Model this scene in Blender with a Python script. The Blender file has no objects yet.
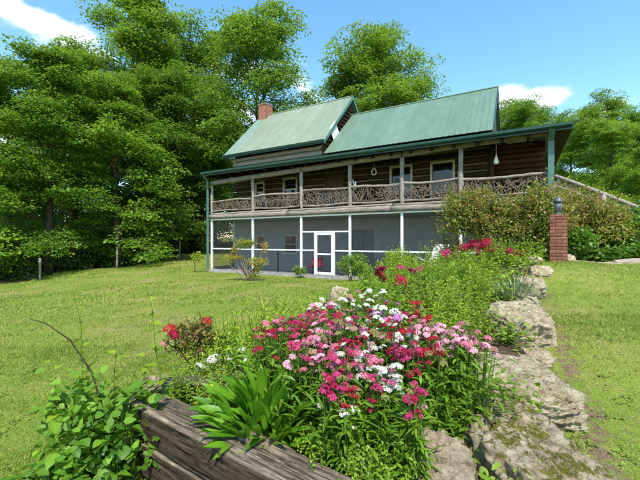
import bpy, bmesh, math, random
import numpy as np
from mathutils import Vector, Matrix, noise as mnoise

# ------------------------------------------------------------------ camera, sky, sun, exposure
scene = bpy.context.scene
col = scene.collection
CAMH = 1.40
cam_data = bpy.data.cameras.new("camera")
cam_data.sensor_width = 36.0
cam_data.lens = 19.69
cam_data.clip_start = 0.05
cam_data.clip_end = 3000
cam = bpy.data.objects.new("camera", cam_data)
col.objects.link(cam)
cam.location = (0, 0, CAMH)
cam.rotation_euler = (math.radians(90), 0, 0)
scene.camera = cam

SUN_EL, SUN_AZ = math.radians(55), math.radians(170)     # azimuth from +Y towards +X
SKY_STRENGTH = 0.15
sun_data = bpy.data.lights.new("sun", 'SUN')
sun_data.energy = 3.0
sun_data.angle = math.radians(2.5)
sun_data.color = (1.0, 0.95, 0.87)
sun = bpy.data.objects.new("sun", sun_data)
col.objects.link(sun)
S = Vector((math.sin(SUN_AZ) * math.cos(SUN_EL), math.cos(SUN_AZ) * math.cos(SUN_EL), math.sin(SUN_EL)))
sun.rotation_euler = S.to_track_quat('Z', 'Y').to_euler()
sun.location = S * 60

world = bpy.data.worlds.new("World")
scene.world = world
world.use_nodes = True


def build_world():
    nt = world.node_tree
    N, L = nt.nodes, nt.links
    N.clear()
    out = N.new('ShaderNodeOutputWorld')
    bg = N.new('ShaderNodeBackground')
    bg.inputs['Strength'].default_value = SKY_STRENGTH
    L.new(bg.outputs[0], out.inputs[0])
    sky = N.new('ShaderNodeTexSky')
    sky.sky_type = 'NISHITA'
    sky.sun_disc = False
    sky.sun_elevation = SUN_EL
    sky.sun_rotation = SUN_AZ
    sky.altitude = 200
    sky.air_density = 1.15
    sky.dust_density = 0.6
    sky.ozone_density = 1.0
    tc = N.new('ShaderNodeTexCoord')
    d = tc.outputs['Generated']

    def math_(op, a, b=None, c=None):
        m = N.new('ShaderNodeMath')
        m.operation = op
        for k, x in enumerate((a, b, c)):
            if x is None:
                continue
            if isinstance(x, (int, float)):
                m.inputs[k].default_value = x
            else:
                L.new(x, m.inputs[k])
        return m.outputs[0]
    sep = N.new('ShaderNodeSeparateXYZ')
    L.new(d, sep.inputs[0])
    # fair-weather cumulus: billowy noise on the sky dome, densest low over the horizon
    mp = N.new('ShaderNodeMapping')
    mp.inputs['Scale'].default_value = (1, 1, 1.9)
    L.new(d, mp.inputs[0])
    nz = N.new('ShaderNodeTexNoise')
    nz.inputs['Scale'].default_value = 9.0
    nz.inputs['Detail'].default_value = 9
    nz.inputs['Roughness'].default_value = 0.58
    nz.inputs['Distortion'].default_value = 0.35
    L.new(mp.outputs[0], nz.inputs[0])
    big = N.new('ShaderNodeTexNoise')
    big.inputs['Scale'].default_value = 2.3
    big.inputs['Detail'].default_value = 2
    L.new(mp.outputs[0], big.inputs[0])
    field = math_('MULTIPLY_ADD', nz.outputs[0], 0.62, math_('MULTIPLY', big.outputs[0], 0.38))
    elev = math_('ABSOLUTE', sep.outputs[2])
    lowmask = math_('MULTIPLY_ADD', elev, -0.36, 0.10)
    base = math_('ADD', field, lowmask)
    total = base
    # individual cloud banks standing over the scene

    def bank(dirv, sx, sz, amp):
        v = Vector(dirv).normalized()
        nonlocal total
        q = N.new('ShaderNodeVectorMath')
        q.operation = 'SUBTRACT'
        L.new(d, q.inputs[0])
        q.inputs[1].default_value = v
        s = N.new('ShaderNodeVectorMath')
        s.operation = 'MULTIPLY'
        L.new(q.outputs[0], s.inputs[0])
        s.inputs[1].default_value = (1 / sx, 1 / sx, 1 / sz)
        l = N.new('ShaderNodeVectorMath')
        l.operation = 'LENGTH'
        L.new(s.outputs[0], l.inputs[0])
        g = math_('POWER', 2.718, math_('MULTIPLY', math_('POWER', l.outputs['Value'], 2.0), -1.0))
        total = math_('ADD', total, math_('MULTIPLY', g, amp))
    bank((-0.84, 1, 0.63), 0.15, 0.040, 0.30)
    bank((0.62, 1, 0.395), 0.13, 0.045, 0.27)
    bank((0.53, 1, 0.43), 0.05, 0.025, 0.25)
    bank((0.82, 1, 0.37), 0.04, 0.025, 0.16)
    bank((0.72, 1, 0.52), 0.09, 0.020, 0.12)
    bank((-0.25, 1, 0.45), 0.22, 0.12, 0.16)
    bank((-0.8, 1, 0.30), 0.22, 0.10, 0.16)
    mr = N.new('ShaderNodeMapRange')
    mr.interpolation_type = 'SMOOTHSTEP'
    L.new(total, mr.inputs[0])
    mr.inputs[1].default_value = 0.585
    mr.inputs[2].default_value = 0.72
    shade = N.new('ShaderNodeTexNoise')
    shade.inputs['Scale'].default_value = 14
    shade.inputs['Detail'].default_value = 6
    L.new(mp.outputs[0], shade.inputs[0])
    cr = N.new('ShaderNodeValToRGB')
    cr.color_ramp.elements[0].position = 0.3
    cr.color_ramp.elements[0].color = (3.4, 3.6, 3.9, 1)
    cr.color_ramp.elements[1].position = 0.65
    cr.color_ramp.elements[1].color = (4.2, 4.25, 4.3, 1)
    L.new(shade.outputs[0], cr.inputs[0])
    mix = N.new('ShaderNodeMix')
    mix.data_type = 'RGBA'
    L.new(math_('MULTIPLY', mr.outputs[0], 0.95), mix.inputs['Factor'])
    hs = N.new('ShaderNodeHueSaturation')
    hs.inputs['Saturation'].default_value = 1.22
    hs.inputs['Value'].default_value = 0.92
    hs.inputs['Hue'].default_value = 0.488
    L.new(sky.outputs[0], hs.inputs['Color'])
    L.new(hs.outputs[0], mix.inputs['A'])
    L.new(cr.outputs[0], mix.inputs['B'])
    L.new(mix.outputs['Result'], bg.inputs['Color'])


build_world()
scene.view_settings.view_transform = 'Standard'
scene.view_settings.look = 'None'
scene.view_settings.gamma = 1.0
scene.view_settings.exposure = 1.22
scene.render.film_transparent = False
try:
    scene.cycles.max_bounces = 8
    scene.cycles.transparent_max_bounces = 12
    scene.cycles.diffuse_bounces = 3
    scene.cycles.glossy_bounces = 3
    scene.cycles.transmission_bounces = 6
    scene.cycles.use_denoising = True
    scene.cycles.sample_clamp_indirect = 6
except Exception:
    pass

PI = math.pi
R = np.random.default_rng


# ------------------------------------------------------------------ materials
MATS = {}


def new_mat(name):
    m = bpy.data.materials.new(name)
    m.use_nodes = True
    nt = m.node_tree
    b = nt.nodes['Principled BSDF']
    MATS[name] = m
    return m, nt, b


def ramp(nt, fac, stops):
    cr = nt.nodes.new('ShaderNodeValToRGB')
    e = cr.color_ramp.elements
    while len(e) < len(stops):
        e.new(0.5)
    for k, (p, c) in enumerate(stops):
        e[k].position = p
        e[k].color = (c[0], c[1], c[2], 1)
    nt.links.new(fac, cr.inputs[0])
    return cr.outputs[0]


def tex_noise(nt, vec, scale, detail=5, rough=0.6, dist=0.0):
    n = nt.nodes.new('ShaderNodeTexNoise')
    n.inputs['Scale'].default_value = scale
    n.inputs['Detail'].default_value = detail
    n.inputs['Roughness'].default_value = rough
    n.inputs['Distortion'].default_value = dist
    nt.links.new(vec, n.inputs[0])
    return n.outputs[0]


def coords(nt, kind='Object', scale=(1, 1, 1)):
    tc = nt.nodes.new('ShaderNodeTexCoord')
    mp = nt.nodes.new('ShaderNodeMapping')
    mp.inputs['Scale'].default_value = scale
    nt.links.new(tc.outputs[kind], mp.inputs[0])
    return mp.outputs[0]


def mixc(nt, fac, a, b, mode='MIX'):
    m = nt.nodes.new('ShaderNodeMix')
    m.data_type = 'RGBA'
    m.blend_type = mode
    for key, x in (('Factor', fac), ('A', a), ('B', b)):
        if isinstance(x, (int, float)):
            m.inputs[key].default_value = x
        elif isinstance(x, tuple):
            m.inputs[key].default_value = (x[0], x[1], x[2], 1)
        else:
            nt.links.new(x, m.inputs[key])
    return m.outputs['Result']


def mathn(nt, op, a, b=0.0):
    m = nt.nodes.new('ShaderNodeMath')
    m.operation = op
    for k, x in enumerate((a, b)):
        if isinstance(x, (int, float)):
            m.inputs[k].default_value = x
        else:
            nt.links.new(x, m.inputs[k])
    return m.outputs[0]


def bump(nt, b, h, strength, dist):
    bp = nt.nodes.new('ShaderNodeBump')
    bp.inputs['Strength'].default_value = strength
    bp.inputs['Distance'].default_value = dist
    nt.links.new(h, bp.inputs['Height'])
    nt.links.new(bp.outputs[0], b.inputs['Normal'])


def mat_simple(name, stops, scale=8, stretch=(1, 1, 1), rough=0.7, bmp=0.3, bdist=0.01, spec=0.3, metallic=0.0,
               kind='Object', rnd=0.0, detail=6, nrough=0.6):
    m, nt, b = new_mat(name)
    v = coords(nt, kind, stretch)
    n = tex_noise(nt, v, scale, detail, nrough)
    c = ramp(nt, n, stops)
    if rnd:
        oi = nt.nodes.new('ShaderNodeObjectInfo')
        k = mathn(nt, 'MULTIPLY_ADD', oi.outputs['Random'], rnd)
        k.node.inputs[2].default_value = 1 - rnd / 2
        hs = nt.nodes.new('ShaderNodeHueSaturation')
        nt.links.new(k, hs.inputs['Value'])
        nt.links.new(c, hs.inputs['Color'])
        c = hs.outputs[0]
    nt.links.new(c, b.inputs['Base Color'])
    b.inputs['Roughness'].default_value = rough
    b.inputs['Metallic'].default_value = metallic
    b.inputs['Specular IOR Level'].default_value = spec
    if bmp:
        bump(nt, b, n, bmp, bdist)
    return m


def mat_leaf(name, dark, light, trans=0.35, rough=0.5, rnd=0.25, tint=None, spec=0.35):
    """leaf: per-leaf colour from the 'lv' attribute, a little per-plant variation, light passing through"""
    m, nt, b = new_mat(name)
    at = nt.nodes.new('ShaderNodeAttribute')
    at.attribute_name = 'lv'
    stops = [(0.0, dark), (1.0, light)]
    if tint:
        stops = [(0.0, dark), (0.62, light)] + tint
    c = ramp(nt, at.outputs['Fac'], stops)
    oi = nt.nodes.new('ShaderNodeObjectInfo')
    k = mathn(nt, 'MULTIPLY_ADD', oi.outputs['Random'], rnd)
    k.node.inputs[2].default_value = 1 - rnd / 2
    hs = nt.nodes.new('ShaderNodeHueSaturation')
    nt.links.new(k, hs.inputs['Value'])
    h = mathn(nt, 'MULTIPLY_ADD', oi.outputs['Random'], -0.02)
    h.node.inputs[2].default_value = 0.51
    nt.links.new(h, hs.inputs['Hue'])
    nt.links.new(c, hs.inputs['Color'])
    c = hs.outputs[0]
    nt.links.new(c, b.inputs['Base Color'])
    b.inputs['Roughness'].default_value = rough
    b.inputs['Specular IOR Level'].default_value = spec
    tr = nt.nodes.new('ShaderNodeBsdfTranslucent')
    tc = mixc(nt, 0.45, c, (0.30, 0.42, 0.03))
    nt.links.new(tc, tr.inputs['Color'])
    ms = nt.nodes.new('ShaderNodeMixShader')
    ms.inputs[0].default_value = trans
    nt.links.new(b.outputs[0], ms.inputs[1])
    nt.links.new(tr.outputs[0], ms.inputs[2])
    nt.links.new(ms.outputs[0], nt.nodes['Material Output'].inputs[0])
    return m


def mat_petal(name, centre, mid, edge):
    m, nt, b = new_mat(name)
    at = nt.nodes.new('ShaderNodeAttribute')
    at.attribute_name = 'lv'
    c = ramp(nt, at.outputs['Fac'], [(0.0, centre), (0.45, mid), (1.0, edge)])
    oi = nt.nodes.new('ShaderNodeObjectInfo')
    hs = nt.nodes.new('ShaderNodeHueSaturation')
    k = mathn(nt, 'MULTIPLY_ADD', oi.outputs['Random'], 0.4)
    k.node.inputs[2].default_value = 0.78
    nt.links.new(k, hs.inputs['Value'])
    nt.links.new(c, hs.inputs['Color'])
    nt.links.new(hs.outputs[0], b.inputs['Base Color'])
    b.inputs['Roughness'].default_value = 0.6
    b.inputs['Specular IOR Level'].default_value = 0.2
    tr = nt.nodes.new('ShaderNodeBsdfTranslucent')
    nt.links.new(hs.outputs[0], tr.inputs['Color'])
    ms = nt.nodes.new('ShaderNodeMixShader')
    ms.inputs[0].default_value = 0.25
    nt.links.new(b.outputs[0], ms.inputs[1])
    nt.links.new(tr.outputs[0], ms.inputs[2])
    nt.links.new(ms.outputs[0], nt.nodes['Material Output'].inputs[0])
    return m


mat_leaf('tree_leaf', (0.052, 0.140, 0.011), (0.205, 0.370, 0.030), 0.52, 0.5)
mat_leaf('tree_leaf_bright', (0.070, 0.175, 0.013), (0.250, 0.425, 0.034), 0.52, 0.5)
mat_leaf('tree_leaf_deep', (0.034, 0.100, 0.010), (0.140, 0.280, 0.025), 0.46, 0.5)
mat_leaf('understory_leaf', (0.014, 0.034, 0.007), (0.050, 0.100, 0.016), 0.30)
mat_leaf('lance_leaf', (0.060, 0.145, 0.010), (0.220, 0.380, 0.026), 0.40, 0.48)
mat_leaf('clump_leaf', (0.045, 0.150, 0.006), (0.170, 0.380, 0.018), 0.40, 0.42)
mat_leaf('vine_leaf', (0.030, 0.105, 0.008), (0.160, 0.330, 0.022), 0.38, 0.5)
mat_leaf('lime_leaf', (0.130, 0.220, 0.010), (0.380, 0.480, 0.030), 0.42, 0.5)
mat_leaf('feathery_leaf', (0.115, 0.205, 0.010), (0.370, 0.490, 0.030), 0.44, 0.5)
mat_leaf('grey_strap_leaf', (0.070, 0.120, 0.050), (0.240, 0.310, 0.150), 0.25, 0.45)
mat_leaf('weed_leaf', (0.060, 0.150, 0.008), (0.240, 0.400, 0.026), 0.40, 0.5)
mat_leaf('bed_leaf', (0.085, 0.175, 0.010), (0.280, 0.420, 0.030), 0.42, 0.5)
mat_leaf('russet_leaf', (0.095, 0.150, 0.014), (0.270, 0.290, 0.036), 0.38, 0.5,
         tint=[(0.8, (0.330, 0.190, 0.075)), (1.0, (0.360, 0.150, 0.090))])
mat_leaf('rose_leaf', (0.045, 0.070, 0.012), (0.150, 0.150, 0.030), 0.3, 0.45, tint=[(1.0, (0.150, 0.040, 0.025))])
mat_leaf('bank_leaf', (0.030, 0.095, 0.008), (0.130, 0.270, 0.022), 0.36, 0.45)
mat_leaf('azalea_leaf', (0.060, 0.120, 0.010), (0.300, 0.330, 0.022), 0.36, 0.5, tint=[(1.0, (0.42, 0.22, 0.05))])
mat_leaf('grass_blade', (0.090, 0.170, 0.012), (0.235, 0.315, 0.034), 0.26, 0.6, rnd=0.0, tint=[(1.0, (0.410, 0.335, 0.135))])
mat_leaf('stem_green', (0.05, 0.11, 0.012), (0.11, 0.19, 0.03), 0.1, 0.5)

mat_petal('petal_crimson', (0.11, 0.004, 0.016), (0.32, 0.008, 0.040), (0.42, 0.016, 0.070))
mat_petal('petal_scarlet', (0.15, 0.004, 0.010), (0.36, 0.008, 0.020), (0.46, 0.020, 0.038))
mat_petal('petal_magenta', (0.20, 0.008, 0.05), (0.46, 0.022, 0.12), (0.56, 0.085, 0.21))
mat_petal('petal_pink', (0.36, 0.020, 0.09), (0.55, 0.11, 0.20), (0.68, 0.32, 0.40))
mat_petal('petal_palepink', (0.52, 0.05, 0.16), (0.76, 0.30, 0.42), (0.86, 0.62, 0.66))
mat_petal('petal_white', (0.42, 0.46, 0.26), (0.62, 0.60, 0.52), (0.70, 0.68, 0.63))
mat_petal('petal_purple', (0.26, 0.03, 0.20), (0.46, 0.10, 0.40), (0.66, 0.34, 0.60))
mat_petal('petal_bud', (0.10, 0.16, 0.02), (0.22, 0.24, 0.06), (0.36, 0.24, 0.16))
mat_petal('petal_faded', (0.22, 0.08, 0.07), (0.38, 0.20, 0.17), (0.50, 0.34, 0.28))
mat_petal('petal_yellow', (0.55, 0.30, 0.01), (0.75, 0.55, 0.02), (0.80, 0.65, 0.04))

mat_simple('bark', [(0.3, (0.030, 0.022, 0.016)), (0.6, (0.085, 0.068, 0.052)), (0.8, (0.15, 0.13, 0.105))], 7, (3, 3, 0.5), 0.9, 0.8, 0.04, 0.1)
mat_simple('bark_dark', [(0.3, (0.020, 0.015, 0.011)), (0.7, (0.060, 0.048, 0.037))], 7, (3, 3, 0.5), 0.9, 0.8, 0.04, 0.1)
mat_simple('twig', [(0.3, (0.10, 0.075, 0.055)), (0.7, (0.26, 0.21, 0.165))], 20, (1, 1, 1), 0.85, 0.3, 0.005, 0.1)
mat_simple('lattice_twig', [(0.3, (0.085, 0.062, 0.045)), (0.7, (0.25, 0.195, 0.15))], 14, (1, 1, 1), 0.85, 0.3, 0.005, 0.1)
mat_simple('weathered_wood', [(0.25, (0.10, 0.085, 0.070)), (0.5, (0.215, 0.185, 0.155)), (0.75, (0.35, 0.315, 0.275))], 5, (0.6, 6, 6), 0.85, 0.5, 0.012, 0.15, rnd=0.3)
mat_simple('post_wood', [(0.25, (0.13, 0.11, 0.092)), (0.5, (0.26, 0.23, 0.195)), (0.75, (0.40, 0.365, 0.32))], 5, (6, 6, 0.6), 0.85, 0.5, 0.012, 0.15, rnd=0.2)
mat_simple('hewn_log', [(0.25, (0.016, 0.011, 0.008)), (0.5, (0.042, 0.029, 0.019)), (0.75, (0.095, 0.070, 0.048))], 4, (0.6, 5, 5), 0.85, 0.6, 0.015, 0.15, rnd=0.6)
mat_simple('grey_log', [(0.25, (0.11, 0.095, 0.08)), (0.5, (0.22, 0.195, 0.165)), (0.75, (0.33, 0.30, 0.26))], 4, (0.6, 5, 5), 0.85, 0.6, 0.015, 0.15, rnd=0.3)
mat_simple('brown_log', [(0.25, (0.020, 0.010, 0.006)), (0.5, (0.050, 0.022, 0.013)), (0.75, (0.105, 0.052, 0.031))], 4, (0.6, 5, 5), 0.75, 0.5, 0.012, 0.2, rnd=0.4)
mat_simple('chinking', [(0.3, (0.15, 0.13, 0.095)), (0.7, (0.27, 0.24, 0.185))], 9, (1, 1, 1), 0.95, 0.4, 0.01, 0.1)
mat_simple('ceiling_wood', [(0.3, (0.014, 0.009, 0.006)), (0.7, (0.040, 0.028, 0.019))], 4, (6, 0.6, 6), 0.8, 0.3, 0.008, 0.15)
mat_simple('grey_block', [(0.3, (0.235, 0.245, 0.27)), (0.7, (0.30, 0.31, 0.335))], 3, (1, 1, 1), 0.85, 0.15, 0.004, 0.2)
mat_simple('concrete', [(0.3, (0.20, 0.19, 0.175)), (0.7, (0.36, 0.345, 0.32))], 6, (1, 1, 1), 0.9, 0.3, 0.005, 0.2)
mat_simple('white_trim', [(0.3, (0.62, 0.62, 0.60)), (0.7, (0.78, 0.78, 0.76))], 4, (1, 1, 1), 0.55, 0.05, 0.002, 0.4)
mat_simple('window_trim', [(0.3, (0.40, 0.38, 0.32)), (0.7, (0.58, 0.56, 0.48))], 5, (1, 1, 1), 0.65, 0.1, 0.003, 0.3)
mat_simple('door_wood', [(0.3, (0.045, 0.030, 0.020)), (0.7, (0.095, 0.066, 0.044))], 5, (6, 6, 0.6), 0.65, 0.2, 0.004, 0.3)
mat_simple('grey_door', [(0.3, (0.13, 0.13, 0.14)), (0.7, (0.17, 0.17, 0.18))], 5, (1, 1, 1), 0.6, 0.05, 0.002, 0.3)
mat_simple('green_trim', [(0.3, (0.006, 0.040, 0.031)), (0.7, (0.011, 0.058, 0.046))], 5, (1, 1, 1), 0.38, 0.05, 0.002, 0.5)
mat_simple('green_downspout', [(0.3, (0.045, 0.125, 0.100)), (0.7, (0.075, 0.170, 0.140))], 5, (1, 1, 1), 0.4, 0.05, 0.002, 0.5)
mat_simple('flashing', [(0.3, (0.42, 0.45, 0.42)), (0.7, (0.58, 0.60, 0.57))], 5, (1, 1, 1), 0.45, 0.05, 0.002, 0.5)
mat_simple('dark_metal', [(0.3, (0.020, 0.022, 0.022)), (0.7, (0.060, 0.066, 0.066))], 12, (1, 1, 1), 0.45, 0.2, 0.003, 0.5, 0.3)
mat_simple('lantern_metal', [(0.3, (0.030, 0.045, 0.045)), (0.7, (0.115, 0.135, 0.130))], 18, (1, 1, 1), 0.5, 0.3, 0.003, 0.5, 0.3)
mat_simple('lantern_glass', [(0.3, (0.10, 0.13, 0.17)), (0.7, (0.20, 0.24, 0.30))], 9, (1, 1, 1), 0.12, 0.0, 0.001, 0.6)
mat_simple('steel_mesh', [(0.3, (0.26, 0.27, 0.28)), (0.7, (0.40, 0.41, 0.42))], 15, (1, 1, 1), 0.45, 0.0, 0.001, 0.5, 0.4)
mat_simple('red_fabric', [(0.3, (0.30, 0.014, 0.035)), (0.7, (0.42, 0.028, 0.060))], 20, (1, 1, 1), 0.85, 0.2, 0.003, 0.2)
mat_simple('white_plastic', [(0.3, (0.62, 0.63, 0.62)), (0.7, (0.74, 0.74, 0.73))], 6, (1, 1, 1), 0.4, 0.0, 0.001, 0.4)
mat_simple('ornament_white', [(0.3, (0.60, 0.57, 0.50)), (0.7, (0.74, 0.72, 0.66))], 6, (1, 1, 1), 0.6, 0.1, 0.002, 0.3)
mat_simple('wreath_straw', [(0.3, (0.25, 0.20, 0.14)), (0.7, (0.48, 0.42, 0.32))], 30, (1, 1, 1), 0.9, 0.4, 0.004, 0.1)
mat_simple('chimney_brick', [(0.3, (0.27, 0.095, 0.062)), (0.7, (0.42, 0.20, 0.14))], 9, (1, 1, 3), 0.9, 0.3, 0.006, 0.15, rnd=0.3)
mat_simple('pier_brick', [(0.28, (0.10, 0.042, 0.028)), (0.5, (0.195, 0.076, 0.048)), (0.75, (0.32, 0.16, 0.105))], 22, (1, 1, 1.5), 0.9, 0.5, 0.005, 0.15, rnd=0.5)
mat_simple('mortar', [(0.3, (0.15, 0.10, 0.08)), (0.7, (0.25, 0.18, 0.15))], 40, (1, 1, 1), 0.95, 0.3, 0.003, 0.1)
mat_simple('fence_wood', [(0.3, (0.15, 0.14, 0.12)), (0.7, (0.34, 0.32, 0.28))], 6, (4, 4, 0.6), 0.9, 0.4, 0.008, 0.1)
mat_simple('soil', [(0.3, (0.030, 0.020, 0.013)), (0.55, (0.075, 0.050, 0.032)), (0.75, (0.13, 0.09, 0.06))], 14, (1, 1, 1), 0.95, 0.8, 0.03, 0.1)
mat_simple('leaf_litter', [(0.3, (0.022, 0.022, 0.009)), (0.55, (0.048, 0.046, 0.018)), (0.75, (0.075, 0.070, 0.030))], 5, (1, 1, 1), 0.95, 0.6, 0.05, 0.1)
mat_simple('path_stone', [(0.25, (0.24, 0.195, 0.145)), (0.5, (0.36, 0.30, 0.235)), (0.75, (0.46, 0.40, 0.32))], 5, (1, 1, 1), 0.9, 0.5, 0.02, 0.15, rnd=0.2)
mat_simple('floret_centre', [(0.3, (0.2, 0.2, 0.05)), (0.7, (0.3, 0.3, 0.08))], 5, (1, 1, 1), 0.8, 0.0, 0.01, 0.1)


def mat_roof(name, a, b_):
    m, nt, b = new_mat(name)
    v = coords(nt, 'Object', (1, 0.35, 0.35))
    n = tex_noise(nt, v, 3, 6, 0.65)
    c = ramp(nt, n, [(0.3, a), (0.7, b_)])
    stn = tex_noise(nt, coords(nt, 'Object', (7, .25, .25)), 2.0, 7, 0.7)
    c = mixc(nt, 1.0, c, ramp(nt, stn, [(0.3, (0.90, 0.91, 0.90)), (0.5, (1, 1, 1)), (0.72, (1.06, 1.06, 1.05))]), 'MULTIPLY')
    blo = tex_noise(nt, coords(nt, 'Object', (1, .7, .7)), 0.9, 5, 0.7)
    c = mixc(nt, 1.0, c, ramp(nt, blo, [(0.35, (0.93, 0.94, 0.93)), (0.65, (1.05, 1.05, 1.04))]), 'MULTIPLY')
    oi = nt.nodes.new('ShaderNodeObjectInfo')
    hs = nt.nodes.new('ShaderNodeHueSaturation')
    k = mathn(nt, 'MULTIPLY_ADD', oi.outputs['Random'], 0.14)
    k.node.inputs[2].default_value = 0.93
    nt.links.new(k, hs.inputs['Value'])
    nt.links.new(c, hs.inputs['Color'])
    nt.links.new(hs.outputs[0], b.inputs['Base Color'])
    b.inputs['Roughness'].default_value = 0.42
    b.inputs['Specular IOR Level'].default_value = 0.55
    n2 = tex_noise(nt, coords(nt, 'Object', (0.6, 2, 2)), 2.0, 3)
    bump(nt, b, n2, 0.08, 0.02)


mat_roof('roof_pale', (0.178, 0.218, 0.150), (0.220, 0.258, 0.184))  # paler green sheets of the left block; its end sheet is cooler
mat_roof('roof_pale_cool', (0.145, 0.205, 0.165), (0.175, 0.235, 0.190))
mat_roof('roof_green', (0.098, 0.160, 0.110), (0.130, 0.195, 0.138))


def mat_glass():
    m, nt, b = new_mat('window_glass')
    b.inputs['Base Color'].default_value = (0.012, 0.014, 0.016, 1)
    b.inputs['Roughness'].default_value = 0.04
    b.inputs['Specular IOR Level'].default_value = 0.6
    n = tex_noise(nt, coords(nt), 2.5, 2)
    bump(nt, b, n, 0.05, 0.02)


mat_glass()


def mat_screen():
    m, nt, b = new_mat('insect_screen')
    b.inputs['Base Color'].default_value = (0.030, 0.031, 0.034, 1)
    b.inputs['Roughness'].default_value = 0.7
    t = nt.nodes.new('ShaderNodeBsdfTransparent')
    ms = nt.nodes.new('ShaderNodeMixShader')
    ms.inputs[0].default_value = 0.17
    nt.links.new(t.outputs[0], ms.inputs[1])
    nt.links.new(b.outputs[0], ms.inputs[2])
    nt.links.new(ms.outputs[0], nt.nodes['Material Output'].inputs[0])


mat_screen()


def mat_ground():
    m, nt, b = new_mat('lawn')
    v = coords(nt)
    n1 = tex_noise(nt, v, 0.55, 6, 0.65)
    n2 = tex_noise(nt, v, 6.0, 6, 0.7)
    n3 = tex_noise(nt, v, 60.0, 3, 0.7)
    c1 = ramp(nt, n1, [(0.28, (0.105, 0.190, 0.016)), (0.42, (0.170, 0.245, 0.028)), (0.52, (0.270, 0.265, 0.060)), (0.62, (0.40, 0.305, 0.150))])
    c2 = ramp(nt, n2, [(0.3, (0.090, 0.140, 0.022)), (0.55, (0.180, 0.235, 0.036)), (0.75, (0.33, 0.280, 0.12))])
    c = mixc(nt, 0.5, c1, c2)
    c3 = ramp(nt, n3, [(0.3, (0.62, 0.62, 0.62)), (0.7, (1.25, 1.25, 1.25))])
    c = mixc(nt, 1.0, c, c3, 'MULTIPLY')
    at = nt.nodes.new('ShaderNodeAttribute')
    at.attribute_name = 'lv'
    nd = tex_noise(nt, v, 9.0, 7, 0.75)
    nd2 = tex_noise(nt, v, 38.0, 4, 0.7)
    dcol = ramp(nt, nd2, [(0.3, (0.075, 0.046, 0.028)), (0.5, (0.165, 0.110, 0.070)), (0.72, (0.28, 0.205, 0.140))])
    f = mathn(nt, 'ADD', at.outputs['Fac'], mathn(nt, 'MULTIPLY', nd, 1.1))
    f = ramp(nt, f, [(0.86, (0, 0, 0)), (1.0, (1, 1, 1))])
    c = mixc(nt, f, c, dcol)
    nt.links.new(c, b.inputs['Base Color'])
    b.inputs['Roughness'].default_value = 0.95
    b.inputs['Specular IOR Level'].default_value = 0.1
    bump(nt, b, n3, 0.8, 0.03)


mat_ground()


def mat_dirt():
    m, nt, b = new_mat('bare_dirt')
    v = coords(nt)
    n2 = tex_noise(nt, v, 7.0, 7, 0.7)
    n3 = tex_noise(nt, v, 45.0, 4, 0.7)
    c = ramp(nt, n2, [(0.3, (0.075, 0.048, 0.030)), (0.5, (0.15, 0.10, 0.066)), (0.72, (0.25, 0.185, 0.125))])
    c3 = ramp(nt, n3, [(0.3, (0.65, 0.65, 0.65)), (0.7, (1.2, 1.2, 1.2))])
    c = mixc(nt, 1.0, c, c3, 'MULTIPLY')
    nt.links.new(c, b.inputs['Base Color'])
    b.inputs['Roughness'].default_value = 0.95
    b.inputs['Specular IOR Level'].default_value = 0.1
    bump(nt, b, n3, 0.9, 0.02)


mat_dirt()


def mat_rock(name, moss, pink):
    m, nt, b = new_mat(name)
    v = coords(nt)
    n1 = tex_noise(nt, v, 7, 10, 0.74, 0.8)
    n2 = tex_noise(nt, v, 34, 8, 0.76)
    n4 = tex_noise(nt, coords(nt, 'Object', (1, 1, 5)), 10, 8, 0.75, 0.5)
    c = ramp(nt, n1, [(0.30, (0.21, 0.16, 0.088)), (0.42, (0.40, 0.32, 0.20)), (0.54, (0.57, 0.475, 0.325)), (0.68, (0.74, 0.66, 0.51))])
    c = mixc(nt, pink, c, (0.50, 0.37, 0.29))
    k = ramp(nt, n2, [(0.32, (0.30, 0.28, 0.25)), (0.43, (0.90, 0.90, 0.90)), (0.68, (1.25, 1.25, 1.23))])
    c = mixc(nt, 1.0, c, k, 'MULTIPLY')
    k2 = ramp(nt, n4, [(0.34, (0.5, 0.48, 0.45)), (0.5, (1, 1, 1)), (0.7, (1.15, 1.15, 1.15))])
    c = mixc(nt, 1.0, c, k2, 'MULTIPLY')
    geo = nt.nodes.new('ShaderNodeNewGeometry')
    sp = nt.nodes.new('ShaderNodeSeparateXYZ')
    nt.links.new(geo.outputs['Normal'], sp.inputs[0])
    mn = tex_noise(nt, v, 11, 9, 0.78, 0.5)
    f = mathn(nt, 'ADD', mn, mathn(nt, 'MULTIPLY', sp.outputs[2], 0.08))
    f = ramp(nt, f, [(0.665 - moss * 0.10, (0, 0, 0)), (0.71 - moss * 0.10, (1, 1, 1))])
    mc = ramp(nt, n2, [(0.32, (0.050, 0.062, 0.008)), (0.68, (0.27, 0.255, 0.040))])
    c = mixc(nt, f, c, mc)
    nt.links.new(c, b.inputs['Base Color'])
    b.inputs['Roughness'].default_value = 0.92
    b.inputs['Specular IOR Level'].default_value = 0.15
    hh = mathn(nt, 'ADD', n2, mathn(nt, 'ADD', mathn(nt, 'MULTIPLY', n1, 1.2), mathn(nt, 'MULTIPLY', n4, 0.8)))
    bump(nt, b, hh, 1.0, 0.03)


mat_rock('rock_mossy', 1.0, 0.05)
mat_rock('rock_plain', 0.15, 0.30)
mat_rock('rock_dull', 0.45, 0.0)


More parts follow.
